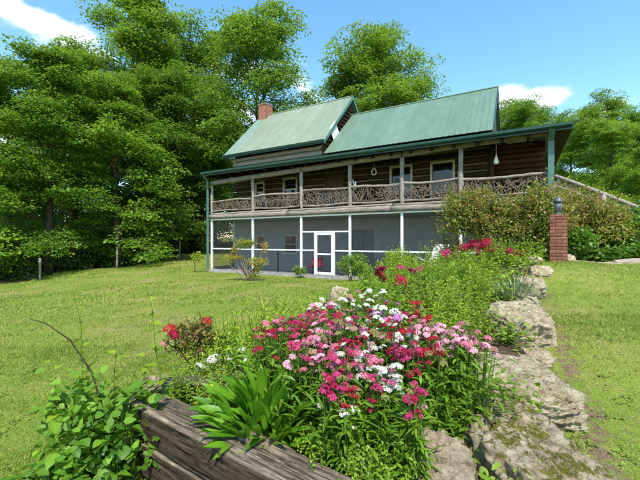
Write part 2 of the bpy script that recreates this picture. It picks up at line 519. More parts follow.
def mat_tie():
    m, nt, b = new_mat('old_tie')
    v = coords(nt, 'Object', (1.3, 14, 14))
    n1 = tex_noise(nt, v, 2.6, 10, 0.78, 0.3)
    n2 = tex_noise(nt, coords(nt, 'Object', (1, 3, 3)), 5, 6, 0.65)
    n3 = tex_noise(nt, coords(nt, 'Object', (2, 40, 40)), 2.5, 4, 0.6)
    c = ramp(nt, n1, [(0.30, (0.030, 0.022, 0.017)), (0.40, (0.105, 0.082, 0.066)), (0.56, (0.16, 0.135, 0.112)), (0.74, (0.27, 0.24, 0.205))])
    k = ramp(nt, n2, [(0.3, (0.45, 0.42, 0.40)), (0.7, (1.25, 1.22, 1.18))])
    c = mixc(nt, 1.0, c, k, 'MULTIPLY')
    ck = tex_noise(nt, coords(nt, 'Object', (0.55, 17, 17)), 2.0, 7, 0.62, 0.4)
    cl = mathn(nt, 'ABSOLUTE', mathn(nt, 'SUBTRACT', ck, 0.5))
    c = mixc(nt, 1.0, c, ramp(nt, cl, [(0.0, (0.14, 0.12, 0.11)), (0.007, (0.45, 0.42, 0.40)), (0.016, (1, 1, 1))]), 'MULTIPLY')
    fl = tex_noise(nt, coords(nt, 'Object', (6, 30, 30)), 3.0, 8, 0.8)
    c = mixc(nt, 1.0, c, ramp(nt, fl, [(0.35, (0.55, 0.53, 0.5)), (0.5, (1, 1, 1)), (0.68, (1.5, 1.48, 1.45))]), 'MULTIPLY')
    # bleached top, tarry sides: creosote tone, plus shade of the sides put into colour
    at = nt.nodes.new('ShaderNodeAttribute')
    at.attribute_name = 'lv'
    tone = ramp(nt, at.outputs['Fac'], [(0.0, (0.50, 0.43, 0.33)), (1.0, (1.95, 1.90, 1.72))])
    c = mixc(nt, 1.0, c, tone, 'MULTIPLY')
    ln = tex_noise(nt, coords(nt), 5.5, 6, 0.7)
    f = ramp(nt, ln, [(0.66, (0, 0, 0)), (0.72, (1, 1, 1))])
    c = mixc(nt, f, c, (0.26, 0.22, 0.06))
    nt.links.new(c, b.inputs['Base Color'])
    b.inputs['Roughness'].default_value = 0.88
    b.inputs['Specular IOR Level'].default_value = 0.2
    hh = mathn(nt, 'ADD', mathn(nt, 'ADD', n1, n3), mathn(nt, 'MINIMUM', mathn(nt, 'MULTIPLY', cl, 14.0), 0.6))
    bump(nt, b, hh, 1.0, 0.02)


mat_tie()

# ------------------------------------------------------------------ object helpers


def link(o, parent=None):
    col.objects.link(o)
    if parent is not None:
        o.parent = parent
    return o


def tag(o, label=None, cat=None, group=None, kind=None):
    if label:
        o['label'] = label
    if cat:
        o['category'] = cat
    if group:
        o['group'] = group
    if kind:
        o['kind'] = kind
    return o


def empty(name, loc=(0, 0, 0), rz=0.0, s=1.0):
    o = bpy.data.objects.new(name, None)
    o.empty_display_size = 0.2
    o.location = loc
    o.rotation_euler = (0, 0, rz)
    o.scale = (s, s, s)
    return link(o)


def np_mesh(name, V, F, mat, lv=None, smooth=False):
    """V (n,3), F list of (m,k) int arrays"""
    me = bpy.data.meshes.new(name)
    V = np.asarray(V, np.float32).reshape(-1, 3)
    if not isinstance(F, (list, tuple)):
        F = [F]
    F = [np.asarray(f, np.int32) for f in F if len(f)]
    me.vertices.add(len(V))
    me.vertices.foreach_set('co', V.ravel())
    nl = sum(f.size for f in F)
    npoly = sum(len(f) for f in F)
    me.loops.add(nl)
    me.polygons.add(npoly)
    me.loops.foreach_set('vertex_index', np.concatenate([f.ravel() for f in F]))
    tot = np.concatenate([np.full(len(f), f.shape[1], np.int32) for f in F])
    start = np.concatenate([[0], np.cumsum(tot)[:-1]]).astype(np.int32)
    me.polygons.foreach_set('loop_start', start)
    me.polygons.foreach_set('loop_total', tot)
    if smooth:
        me.polygons.foreach_set('use_smooth', np.ones(npoly, bool))
    me.update(calc_edges=True)
    if lv is not None:
        a = me.attributes.new('lv', 'FLOAT', 'POINT')
        a.data.foreach_set('value', np.asarray(lv, np.float32))
    if mat:
        me.materials.append(MATS[mat])
    return me


def put(name, me, parent=None, loc=(0, 0, 0)):
    o = bpy.data.objects.new(name, me)
    o.location = loc
    return link(o, parent)


class MB:
    def __init__(s):
        s.v, s.f = [], []

    def add(s, vs, fs):
        k = len(s.v)
        s.v.extend([tuple(map(float, p)) for p in vs])
        s.f.extend([tuple(int(i) + k for i in f) for f in fs])
        return s

    def box(s, x0, x1, y0, y1, z0, z1):
        vs = [(x, y, z) for z in (z0, z1) for (x, y) in ((x0, y0), (x1, y0), (x1, y1), (x0, y1))]
        return s.add(vs, [(3, 2, 1, 0), (4, 5, 6, 7), (0, 1, 5, 4), (1, 2, 6, 5), (2, 3, 7, 6), (3, 0, 4, 7)])

    def prism(s, poly, d):
        """poly: list of 3d points (planar), extruded by vector d"""
        n = len(poly)
        a = [Vector(p) for p in poly]
        b = [p + Vector(d) for p in a]
        fs = [tuple(range(n))[::-1], tuple(range(n, 2 * n))]
        for i in range(n):
            j = (i + 1) % n
            fs.append((i, j, n + j, n + i))
        return s.add(a + b, fs)

    def tube(s, pts, rad, n=6, cap=True):
        V, F = tube_np(pts, rad, n)
        s.add(V, F)
        if cap:
            k = len(s.v) - len(V)
            s.f.append(tuple(k + i for i in range(n))[::-1])
            s.f.append(tuple(k + len(V) - n + i for i in range(n)))
        return s

    def lathe(s, prof, n=16, c=(0, 0, 0)):
        vs = []
        for r, z in prof:
            for i in range(n):
                a = 2 * PI * i / n
                vs.append((c[0] + r * math.cos(a), c[1] + r * math.sin(a), c[2] + z))
        fs = []
        for k in range(len(prof) - 1):
            for i in range(n):
                j = (i + 1) % n
                fs.append((k * n + i, k * n + j, (k + 1) * n + j, (k + 1) * n + i))
        fs.append(tuple(range(n))[::-1])
        fs.append(tuple((len(prof) - 1) * n + i for i in range(n)))
        return s.add(vs, fs)

    def mesh(s, name, mat, smooth=False):
        me = bpy.data.meshes.new(name)
        me.from_pydata(s.v, [], s.f)
        me.update()
        if smooth:
            me.polygons.foreach_set('use_smooth', [True] * len(me.polygons))
        me.materials.append(MATS[mat])
        return me

    def build(s, name, mat, parent=None, loc=(0, 0, 0), smooth=False):
        return put(name, s.mesh(name, mat, smooth), parent, loc)


def tube_np(pts, rad, n=6):
    P = np.asarray(pts, float)
    m = len(P)
    rad = np.broadcast_to(np.asarray(rad, float), (m,))
    T = np.gradient(P, axis=0)
    T /= np.linalg.norm(T, axis=1)[:, None] + 1e-9
    ref = np.where(np.abs(T[:, 2:3]) > 0.9, np.array([[1., 0, 0]]), np.array([[0, 0, 1.]]))
    if np.abs(T[:, 2]).mean() > 0.7:
        ref = np.tile(np.array([[1., 0, 0]]), (m, 1))
    else:
        ref = np.tile(np.array([[0, 0, 1.]]), (m, 1))
    A = np.cross(T, ref)
    A /= np.linalg.norm(A, axis=1)[:, None] + 1e-9
    B = np.cross(T, A)
    ang = np.arange(n) * 2 * PI / n
    V = P[:, None, :] + rad[:, None, None] * (np.cos(ang)[None, :, None] * A[:, None, :] + np.sin(ang)[None, :, None] * B[:, None, :])
    F = []
    for k in range(m - 1):
        for i in range(n):
            j = (i + 1) % n
            F.append((k * n + i, (k + 1) * n + i, (k + 1) * n + j, k * n + j))
    return V.reshape(-1, 3), np.array(F, int)


class Tubes:
    """many tubes in one mesh"""

    def __init__(s):
        s.V, s.F, s.k = [], [], 0

    def add(s, pts, rad, n=5):
        V, F = tube_np(pts, rad, n)
        s.V.append(V)
        s.F.append(F + s.k)
        s.k += len(V)

    def mesh(s, name, mat, lv=None, smooth=True):
        V = np.concatenate(s.V)
        return np_mesh(name, V, np.concatenate(s.F), mat, np.full(len(V), 0.5) if lv is None else lv, smooth)


def nrm(a):
    return a / (np.linalg.norm(a, axis=-1, keepdims=True) + 1e-9)


# leaf templates: (along, across, up) and faces
T_KITE = (np.array([[0, 0, 0], [.42, .5, .06], [1, 0, -.08], [.42, -.5, .06]]), [np.array([[0, 1, 2, 3]])])
T_LANCE = (np.array([[0, 0, 0], [.30, .42, .05], [.30, 0, -.01], [.30, -.42, .05], [.68, .40, .04], [.68, 0, -.02], [.68, -.40, .04], [1, 0, -.06]]),
           [np.array([[1, 4, 5, 2], [2, 5, 6, 3]]), np.array([[0, 1, 2], [0, 2, 3], [4, 7, 5], [5, 7, 6]])])
T_OVATE = (np.array([[0, 0, 0], [.22, .46, .06], [.25, 0, -.01], [.22, -.46, .06], [.60, .40, .05], [.62, 0, -.02], [.60, -.40, .05], [1, 0, -.08]]),
           [np.array([[1, 4, 5, 2], [2, 5, 6, 3]]), np.array([[0, 1, 2], [0, 2, 3], [4, 7, 5], [5, 7, 6]])])
T_BLADE = (np.array([[0, .5, 0], [0, -.5, 0], [1, 0, 0]]), [np.array([[0, 1, 2]])])
T_STRAP = (np.array([[0, .3, 0], [0, -.3, 0], [.35, .5, 0], [.35, -.5, 0], [.7, .4, 0], [.7, -.4, 0], [1, 0, 0]]),
           [np.array([[0, 1, 3, 2], [2, 3, 5, 4]]), np.array([[4, 5, 6]])])


def leaves(tpl, P, D, Nn, L, W, bend=0.0):
    """vectorised leaves: returns V, F list"""
    P, D, Nn = (np.asarray(x, float) for x in (P, D, Nn))
    n = len(P)
    D = nrm(D)
    Sd = nrm(np.cross(D, Nn))
    Nn = np.cross(Sd, D)
    L = np.broadcast_to(np.asarray(L, float), (n,))[:, None, None]
    W = np.broadcast_to(np.asarray(W, float), (n,))[:, None, None]
    bd = np.broadcast_to(np.asarray(bend, float), (n,))[:, None, None]
    t, fs = tpl
    s, w, h = (t[None, :, k, None] for k in range(3))
    V = P[:, None, :] + L * s * D[:, None, :] + W * w * Sd[:, None, :] + (W * h) * Nn[:, None, :] - bd * L * s * s * np.array([0, 0, 1.0])
    k = len(t)
    off = (np.arange(n) * k)
    F = [(f[None] + off[:, None, None]).reshape(-1, f.shape[1]) for f in fs]
    return V.reshape(-1, 3), F, k


class Leaves:
    def __init__(s):
        s.V, s.F, s.lv, s.k = [], {}, [], 0

    def add(s, tpl, P, D, Nn, L, W, lv, bend=0.0):
        V, F, k = leaves(tpl, P, D, Nn, L, W, bend)
        for f in F:
            s.F.setdefault(f.shape[1], []).append(f + s.k)
        s.V.append(V)
        s.lv.append(np.repeat(np.broadcast_to(lv, (len(P),)), k))
        s.k += len(V)

    def mesh(s, name, mat, smooth=False):
        return np_mesh(name, np.concatenate(s.V), [np.concatenate(f) for f in s.F.values()], mat, np.clip(np.concatenate(s.lv), 0, 1), smooth)


def rand_dirs(r, n, zscale=1.0):
    a = r.normal(size=(n, 3))
    a[:, 2] *= zscale
    return nrm(a)


# ------------------------------------------------------------------ terrain
GP = np.array([
    (0, 0, 0), (-1.3, 2.1, -.02), (-4, 2, -.12), (-8, 3, -.3), (2, 1.6, 0), (5, 2, .02), (10, 2, .1), (1.7, 2.4, .04), (3.2, 4.4, .34), (6, 5, .42), (9, 5, .4),
    (5.44, 8, .91), (9.1, 10, .9), (13, 9, 1.0), (11.5, 11.6, 1.62), (14, 13, 1.9), (9.2, 12.6, 1.45), (9.5, 17, 1.9), (20, 15, 2.3), (18, 6, .6),
    (7.6, 11.3, .75), (5.9, 12.4, .2), (4.3, 13.4, -.15), (.4, 15.6, -.36), (-6.2, 19.3, -.36), (-3, 17.3, -.36), (-3, 6, -.12), (-1.5, 8, -.18), (-5, 11, -.28), (1.8, 11.5, -.24),
    (-18.3, 20, -1.1), (-12, 14, -.7), (-15.7, 25, -.66), (-12, 36, .1), (-10, 27, -.30), (-8, 22.5, -.36), (-10, 9, -.5), (-16, 10, -.9),
    (5, 32, 1.6), (16, 30, 2.8), (30, 25, 3.2), (-32, 25, -1.9), (-28, 45, -.8), (-5, 48, 1.2), (15, 55, 3.5), (45, 50, 5), (-60, 60, -1), (0, 90, 3), (0, -20, -.3), (-30, -5, -1.6), (30, -5, .3),
    (-100, 0, -2), (100, 0, 2), (0, 200, 4), (0, -200, 0), (200, 200, 5), (-200, 200, 0), (-200, -200, -2), (200, -200, 1), (400, 0, 3), (-400, 0, -2), (0, 400, 4), (0, -400, 0)], float)


def gh(x, y):
    x, y = np.asarray(x, float), np.asarray(y, float)
    sh = x.shape
    x, y = x.ravel(), y.ravel()
    out = np.empty(len(x))
    for i in range(0, len(x), 20000):
        d2 = (x[i:i + 20000, None] - GP[None, :, 0]) ** 2 + (y[i:i + 20000, None] - GP[None, :, 1]) ** 2
        w = 1 / (d2 + 0.5) ** 1.7
        out[i:i + 20000] = (w * GP[None, :, 2]).sum(1) / w.sum(1)
    return out.reshape(sh)


def g1(x, y):
    return float(gh(np.array([x]), np.array([y]))[0])


BED = np.array([(-1.18, 2.15), (-1.28, 2.8), (-1.25, 3.6), (-1.0, 5), (-.45, 7), (.6, 9), (2.0, 11.6), (4, 12.7), (6.6, 11.5), (5.75, 8.9), (5.05, 7.9), (4.1, 6.9),
                (3.0, 5.4), (2.55, 4.4), (2.0, 3.2), (1.5, 2.4), (1.2, 1.75), (1.0, 1.25), (.5, 1.15), (.2, 1.42), (-.5, 1.8)], float)
BP = np.array([(-1.1, 2.1, .27), (.1, 1.45, .25), (.9, 1.5, .25), (-1.2, 3.2, .06), (-1.0, 5, -.04), (-.45, 7, -.1), (.6, 9, -.15), (2, 11.6, -.18), (4, 12.7, -.1),
               (6.6, 11.5, .55), (5.7, 8.9, .98), (4.6, 7.6, .85), (3.2, 5.8, .55), (2.5, 4.5, .45), (1.9, 3.3, .32), (0, 3, .30), (1, 5, .32), (2, 7, .42), (3, 9, .45), (4.5, 10.5, .5)], float)


def bh(x, y):
    x, y = np.asarray(x, float), np.asarray(y, float)
    sh = x.shape
    x, y = x.ravel(), y.ravel()
    d2 = (x[:, None] - BP[None, :, 0]) ** 2 + (y[:, None] - BP[None, :, 1]) ** 2
    w = 1 / (d2 + 0.15) ** 1.6
    return ((w * BP[None, :, 2]).sum(1) / w.sum(1)).reshape(sh)


def b1(x, y):
    return float(bh(np.array([x]), np.array([y]))[0])


def inside(poly, x, y):
    x, y = np.asarray(x, float), np.asarray(y, float)
    c = np.zeros(x.shape, bool)
    n = len(poly)
    j = n - 1
    for i in range(n):
        xi, yi = poly[i]
        xj, yj = poly[j]
        with np.errstate(divide='ignore', invalid='ignore'):
            t = ((yi > y) != (yj > y)) & (x < (xj - xi) * (y - yi) / (yj - yi + 1e-12) + xi)
        c ^= t
        j = i
    return c


# house frame
U = np.array([.8673, -.4977])
Vv = np.array([.4977, .8673])
P0 = np.array([-6.09, 19.56])
SILL = CAMH - 1.70
HROT = math.atan2(U[1], U[0])


def hw(t, v, z=0.0):
    p = P0 + t * U + v * Vv
    return Vector((p[0], p[1], SILL + z))


# ------------------------------------------------------------------ ground sheets
DIRT = np.array([(1.42, 1.0), (1.52, 1.6), (1.76, 2.15), (2.10, 2.75), (2.34, 3.3), (2.70, 3.9), (3.0, 4.6), (3.45, 5.3), (4.2, 6.4)], float)


def dirt_amount(x, y):
    """bare trodden soil along the foot of the edging stones: 1 on its line, 0 away from it"""
    x, y = np.asarray(x, float), np.asarray(y, float)
    d = np.full(x.shape, 1e9)
    for a, b_ in zip(DIRT[:-1], DIRT[1:]):
        e = b_ - a
        t = np.clip(((x - a[0]) * e[0] + (y - a[1]) * e[1]) / (e @ e), 0, 1)
        d = np.minimum(d, np.hypot(x - a[0] - t * e[0], y - a[1] - t * e[1]))
    w = np.interp(y, [0, 2, 5, 6.5], [.40, .30, .18, .10])
    return np.maximum(np.clip(1 - d / w, 0, 1) * .47, np.clip(1 - d / 1.5, 0, 1) * .30)


def build_ground():
    k = np.linspace(-1, 1, 261)
    g = np.sinh(k * 6.2) / np.sinh(6.2) * 450
    X, Y = np.meshgrid(g, g + 6, indexing='ij')
    Z = gh(X, Y)
    V = np.stack([X, Y, Z], -1).reshape(-1, 3)
    n = len(g)
    i = np.arange(n * n).reshape(n, n)
    F = np.stack([i[:-1, :-1], i[1:, :-1], i[1:, 1:], i[:-1, 1:]], -1).reshape(-1, 4)
    put('ground', np_mesh('ground', V, F, 'lawn', dirt_amount(V[:, 0], V[:, 1]), True))
    bpy.data.objects['ground']['kind'] = 'structure'


def sheet(name, mat, poly, zfun, step, lift, edge_drop, kind='structure', jit=0.0, seed=1):
    poly = np.asarray(poly, float)
    r = R(seed)
    x = np.arange(poly[:, 0].min() - step, poly[:, 0].max() + step, step)
    y = np.arange(poly[:, 1].min() - step, poly[:, 1].max() + step, step)
    X, Y = np.meshgrid(x, y, indexing='ij')
    cx, cy = (X[:-1, :-1] + X[1:, 1:]) / 2, (Y[:-1, :-1] + Y[1:, 1:]) / 2
    m = inside(poly, cx + r.normal(size=cx.shape) * jit, cy + r.normal(size=cx.shape) * jit)
    idx = np.arange(X.size).reshape(X.shape)
    F = np.stack([idx[:-1, :-1], idx[1:, :-1], idx[1:, 1:], idx[:-1, 1:]], -1)[m]
    cnt = np.zeros(X.size, int)
    np.add.at(cnt, F.ravel(), 1)
    Xr, Yr = X.ravel() + r.uniform(-.3, .3, X.size) * step, Y.ravel() + r.uniform(-.3, .3, X.size) * step
    Z = zfun(Xr, Yr) + lift
    ed = cnt < 4
    Z[ed] = gh(Xr[ed], Yr[ed]) - edge_drop
    used = np.unique(F)
    mp = np.zeros(X.size, int)
    mp[used] = np.arange(len(used))
    V = np.stack([Xr, Yr, Z], -1)[used]
    o = put(name, np_mesh(name, V, mp[F], mat, None, True))
    o['kind'] = kind
    return o


FOREST = np.array([(-9.2, 40), (-12.2, 36), (-14.5, 27.5), (-15.8, 24.5), (-18.5, 19.2), (-24, 12), (-60, 5), (-70, 70), (-5, 75), (-6, 42)], float)
build_ground()
sheet('forest_floor', 'leaf_litter', FOREST, gh, 0.8, 0.02, 0.03, jit=0.3)
sheet('bed_soil', 'soil', BED, lambda x, y: np.maximum(bh(x, y), gh(x, y) + .015) + R(3).normal(size=x.shape) * .012, 0.11, 0, 0.04)

# ------------------------------------------------------------------ the log cabin
house = empty('log_cabin', (P0[0], P0[1], SILL), HROT)
tag(house, 'two storey log cabin with green metal roofs, twig railed porch above and screened porch below', 'house')


def log_mesh(L, w, h, seed, n=9, jit=0.012, power=4.0, segs=None):
    """hewn or round log lying along +x, centred on y,z"""
    r = R(seed)
    m = segs or max(3, int(L / 0.45) + 1)
    xs = np.linspace(0, L, m)
    ang = np.arange(n) * 2 * PI / n + PI / n
    ca, sa = np.cos(ang), np.sin(ang)
    k = (np.abs(ca) ** power + np.abs(sa) ** power) ** (-1 / power)
    V = np.zeros((m, n, 3))
    V[:, :, 0] = xs[:, None]
    wy = np.cumsum(r.normal(size=m)) * jit * .25
    wz = np.cumsum(r.normal(size=m)) * jit * .25
    V[:, :, 1] = (ca * k * w / 2)[None] * (1 + r.normal(size=(m, 1)) * jit * 2) + r.normal(size=(m, n)) * jit * .5 + wy[:, None] - wy.mean()
    V[:, :, 2] = (sa * k * h / 2)[None] * (1 + r.normal(size=(m, 1)) * jit * 2) + r.normal(size=(m, n)) * jit * .5 + wz[:, None] - wz.mean()
    i = np.arange(m * n).reshape(m, n)
    j = np.roll(i, -1, 1)
    F = np.stack([i[:-1], j[:-1], j[1:], i[1:]], -1).reshape(-1, 4)
    F2 = np.stack([i[0][::-1], i[-1]])
    return V.reshape(-1, 3), F, F2


def log_obj(name, mat, parent, p0, p1, w, h, seed, **kw):
    p0, p1 = Vector(p0), Vector(p1)
    d = p1 - p0
    V, F, F2 = log_mesh(d.length, w, h, seed, **kw)
    o = put(name, np_mesh(name, V, [F, F2], mat, None, kw.get('power', 4.0) < 3), parent)
    q = d.to_track_quat('X', 'Z')
    o.rotation_mode = 'QUATERNION'
    o.rotation_quaternion = q
    o.location = p0
    return o


POSTS = [0.08, 3.04, 6.01, 8.54, 10.85, 13.07, 15.89]
WV = 1.8                                   # front wall line
HD = 8.2                                   # back wall line


def build_house():
    H = house
    b = lambda: MB()
    # --- lower storey: grey block walls, slab, deck
    b().box(-.1, 16.0, -.12, HD, -.45, 0.0).build('foundation_slab', 'concrete', H)
    walls = b()
    # front lower wall with openings left for windows and door
    opens = [(1.72, 2.32, 1.02, 1.97), (3.70, 4.54, .97, 1.98), (7.75, 8.95, 0.02, 2.2)]
    x = 0.0
    for (a, c, z0, z1) in opens:
        walls.box(x, a, WV, WV + .25, 0, 2.8)
        walls.box(a, c, WV, WV + .25, z1, 2.8)
        if z0 > .1:
            walls.box(a, c, WV, WV + .25, 0, z0)
        x = c
    walls.box(x, 16.0, WV, WV + .25, 0, 2.8)
    walls.box(0.0, .25, WV + .25, HD, 0, 2.8)
    walls.box(15.75, 16.0, WV + .25, HD, 0, 2.8)
    walls.box(0.25, 15.75, HD - .25, HD, 0, 2.8)
    walls.build('lower_wall', 'grey_block', H)
    b().box(0.0, 16.05, -.02, HD, 2.86, 3.05).build('porch_deck', 'weathered_wood', H)
    b().box(0.06, 15.95, .14, WV, 2.80, 2.857).build('lower_ceiling', 'grey_block', H)
    for (a, c, z0, z1) in opens[:2]:
        w = empty_part('window', H)
        f = b()
        f.box(a, c, WV + .03, WV + .10, z0, z0 + .06).box(a, c, WV + .03, WV + .10, z1 - .06, z1)
        f.box(a, a + .05, WV + .03, WV + .10, z0 + .06, z1 - .06).box(c - .05, c, WV + .03, WV + .10, z0 + .06, z1 - .06)
        f.box(a + .05, c - .05, WV + .04, WV + .09, (z0 + z1) / 2 - .025, (z0 + z1) / 2 + .025)
        f.box(a - .04, c + .04, WV - .06, WV + .02, z0 - .06, z0 - .001)
        f.build('frame', 'window_trim', w)
        for zz in ((z0 + .06, (z0 + z1) / 2 - .025), ((z0 + z1) / 2 + .025, z1 - .06)):
            b().box(a + .05, c - .05, WV + .06, WV + .07, zz[0], zz[1]).build('pane', 'window_glass', w)
    a, c, z0, z1 = opens[2]
    d = empty_part('basement_door', H)
    b().box(a, c, WV + .08, WV + .13, z0, z1).build('door_leaf', 'grey_door', d)
    b().box(a, a + .06, WV + .02, WV + .079, z0, z1).box(c - .06, c, WV + .02, WV + .079, z0, z1).box((a + c) / 2 - .03, (a + c) / 2 + .03, WV + .03, WV + .079, z0, z1).build('frame', 'grey_door', d)

    # --- white screen framing below the deck
    for k, t in enumerate(POSTS):
        b().box(t - .05, t + .05, -.05, .05, 0.11, 2.84).build('screen_post', 'white_trim', H)
    b().box(-.06, 15.98, -.065, .065, 0.0, .10).build('sill_beam', 'concrete', H)
    b().box(-.04, 15.98, -.062, .058, 2.79, 2.858).build('white_fascia', 'white_trim', H)
    for k in range(6):
        a, c = POSTS[k] + .05, POSTS[k + 1] - .05
        if k == 2:
            b().box(a, 6.79 - .06, -.03, .03, 1.19, 1.25).box(7.73 + .06, c, -.03, .03, 1.19, 1.25).box(a, c, -.032, .032, 2.05, 2.11).build('screen_rail', 'white_trim', H)
            b().box(6.73, 6.79, -.04, .04, .1, 2.05).box(7.73, 7.79, -.04, .04, .1, 2.05).build('door_jamb', 'white_trim', H)
            for (x0, x1, zz0, zz1) in ((a, 6.73, .1, 2.05), (7.79, c, .1, 2.05), (a, c, 2.11, 2.79)):
                b().box(x0, x1, -.004, .004, zz0, zz1).build('screen', 'insect_screen', H)
        else:
            b().box(a, c, -.03, .03, 1.19, 1.25).build('screen_rail', 'white_trim', H)
            b().box(a, c, -.004, .004, .1, 1.19).build('screen', 'insect_screen', H)
            b().box(a, c, -.004, .004, 1.25, 2.79).build('screen', 'insect_screen', H)
        m = (a + c) / 2
        if k in (0, 1):
            b().box(m - .035, m + .035, .10, .17, 0.0, 1.17).build('dark_post', 'dark_metal', H)
    # left end screen
    b().box(.03, .13, WV - .1, WV, 0, 2.8).build('screen_post', 'white_trim', H)
    b().box(.05, .11, .05, WV - .1, 1.19, 1.25).build('screen_rail', 'white_trim', H)
    b().box(.076, .084, .05, WV - .1, .02, 1.19).build('screen', 'insect_screen', H)
    b().box(.076, .084, .05, WV - .1, 1.25, 2.79).build('screen', 'insect_screen', H)
    # right end below the deck is a block wall
    b().box(15.75, 16.0, .1, WV, 0, 2.8).build('lower_wall', 'grey_block', H)
    # screen door
    d = empty_part('screen_door', H)
    f = b()
    f.box(6.80, 6.89, -.05, -.01, .12, 2.03).box(7.63, 7.72, -.05, -.01, .12, 2.03).box(6.89, 7.63, -.05, -.01, .12, .24)
    f.box(6.89, 7.63, -.05, -.01, 1.93, 2.03).box(6.89, 7.63, -.045, -.012, 1.02, 1.09)
    f.build('door_frame', 'white_trim', d)
    b().box(6.89, 7.63, -.033, -.027, .24, 1.02).box(6.89, 7.63, -.033, -.027, 1.09, 1.93).build('door_screen', 'insect_screen', d)
    b().tube([(7.60, -.06, .98), (7.60, -.09, 1.0), (7.60, -.09, 1.12), (7.60, -.06, 1.14)], .008, 6).build('handle', 'dark_metal', d)

    # --- deck edge logs
    sd = 11
    xs = [0.0, 5.2, 10.4, 15.98]
    for k in range(3):
        log_obj('rim_log', 'weathered_wood', H, (xs[k] + .01, -.09, 2.98), (xs[k + 1] - .01, -.09, 2.985), .16, .22, sd + k, jit=.012)
        log_obj('rim_log', 'weathered_wood', H, (xs[k] + .12, -.05, 3.135), (xs[k + 1] + .06, -.05, 3.14), .10, .10, sd + 5 + k, jit=.012)
    # --- porch posts, header, railings
    def zh(t):
        return 4.86 + t / 16 * .46
    for k, t in enumerate(POSTS):
        log_obj('post', 'post_wood', H, (t, 0, 3.05), (t, 0, zh(t) - .13), .17 if k else .15, .17, 40 + k, n=9, jit=.02, power=2.2, segs=9)
    for k in range(3):
        a, c = [0, 6.01, 10.85, 16.0][k:k + 2]
        log_obj('header_log', 'weathered_wood', H, (a + .02, 0, zh(a)), (c - .02, 0, zh(c)), .20, .25, 60 + k, jit=.012)
    for k in range(6):
        a, c = POSTS[k] + .07, POSTS[k + 1] - .07
        r = R(90 + k)
        zt = [3.84, 3.95, 4.0, 3.98, 3.97, 3.93][k]
        rail = empty_part('railing', H)

        def wavy(z, amp, seed, rad, name):
            q = R(seed)
            xs_ = np.linspace(a - .03, c + .03, 12)
            ph = q.uniform(0, 6)
            zz = z + np.sin(xs_ * q.uniform(1.5, 2.4) + ph) * amp + q.normal(size=12) * .006
            yy = np.sin(xs_ * 1.7 + ph * 2) * .015
            b_ = MB().tube(np.stack([xs_, yy, zz], 1), rad * (1 + q.normal(size=12) * .06), 8)
            b_.build(name, 'weathered_wood', rail, smooth=True)
            return xs_, zz
        xt, zzt = wavy(zt, .03, 200 + k, .055, 'top_rail')
        xb, zzb = wavy(3.30, .025, 220 + k, .045, 'bottom_rail')
        tw = Tubes()
        n = int((c - a) * 26)
        for i in range(n):
            x0 = r.uniform(a, c)
            x1 = np.clip(x0 + r.normal() * .30, a, c)
            za, zb = np.interp(x0, xb, zzb), np.interp(x1, xt, zzt)
            if r.random() < .35:
                f0 = r.uniform(0, .5)
                za = za + (zb - za) * f0
            if r.random() < .35:
                zb = za + (zb - za) * r.uniform(.5, .9)
            m = 6
            s = np.linspace(0, 1, m)
            px = x0 + (x1 - x0) * s + np.sin(s * PI) * r.normal() * .13 + np.concatenate([[0], r.normal(size=m - 2) * .02, [0]])
            pz = za + (zb - za) * s + np.concatenate([[0], r.normal(size=m - 2) * .02, [0]])
            py = np.sin(s * PI) * r.normal() * .03 + r.uniform(-.03, .03)
            tw.add(np.stack([np.clip(px, a, c), py, pz], 1), r.uniform(.009, .019) * np.linspace(1, .7, m), 5)
        for i in range(int((c - a) * 5)):
            x0 = r.uniform(a, c - .3)
            x1 = min(c, x0 + r.uniform(.4, 1.0))
            z0, z1 = r.uniform(3.4, zt - .1), r.uniform(3.4, zt - .1)
            s = np.linspace(0, 1, 7)
            tw.add(np.stack([x0 + (x1 - x0) * s, r.uniform(-.03, .03) + 0 * s, z0 + (z1 - z0) * s + np.sin(s * PI) * r.normal() * .1], 1), r.uniform(.009, .016), 5)
        o = put('twig_lattice', tw.mesh('twig_lattice', 'lattice_twig'), rail)
        o['kind'] = 'stuff'
    # --- upper log wall: individual hewn logs with chinking behind, cut round windows and doors
    holes = [(1.70, 2.40, 3.88, 5.00), (3.68, 4.62, 3.84, 5.08), (6.25, 7.35, 3.05, 5.1), (9.75, 10.80, 3.50, 5.10), (11.58, 12.60, 3.42, 5.10)]
    b().box(.06, 6.1, WV + .10, WV + .18, 3.05, 6.6).box(6.101, 13.95, WV + .10, WV + .18, 3.05, 5.8).build('chinking', 'chinking', H)
    lh = .30
    z = 3.06
    s = 300
    while z < 6.5:
        zc = z + lh / 2
        segs = [(0.0 - (0.18 if int((z - 3) / lh) % 2 else 0.05), 14.0 if zc < 5.75 else 6.15)]
        for (a, c, z0, z1) in holes:
            if zc + .1 > z0 and zc - .1 < z1:
                ns = []
                for (p, q) in segs:
                    if a > p and c < q:
                        ns += [(p, a - .005), (c + .005, q)]
                    else:
                        ns.append((p, q))
                segs = ns
        for (p, q) in segs:
            s += 1
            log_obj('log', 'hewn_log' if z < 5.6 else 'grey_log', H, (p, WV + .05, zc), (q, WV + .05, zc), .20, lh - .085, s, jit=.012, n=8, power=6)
        # left end wall and reddish right-hand wall
        s += 1
        if z < 6.45:
            log_obj('log', 'hewn_log', H, (.1, WV + .18, zc + .15 if z < 6.2 else zc), (.1, HD, zc + .15 if z < 6.2 else zc), .20, lh - .055, s, jit=.012, n=8, power=6)
        z += lh
    b().box(.14, .2, WV + .2, HD, 3.05, 6.5).build('chinking', 'chinking', H)
    z = 3.06
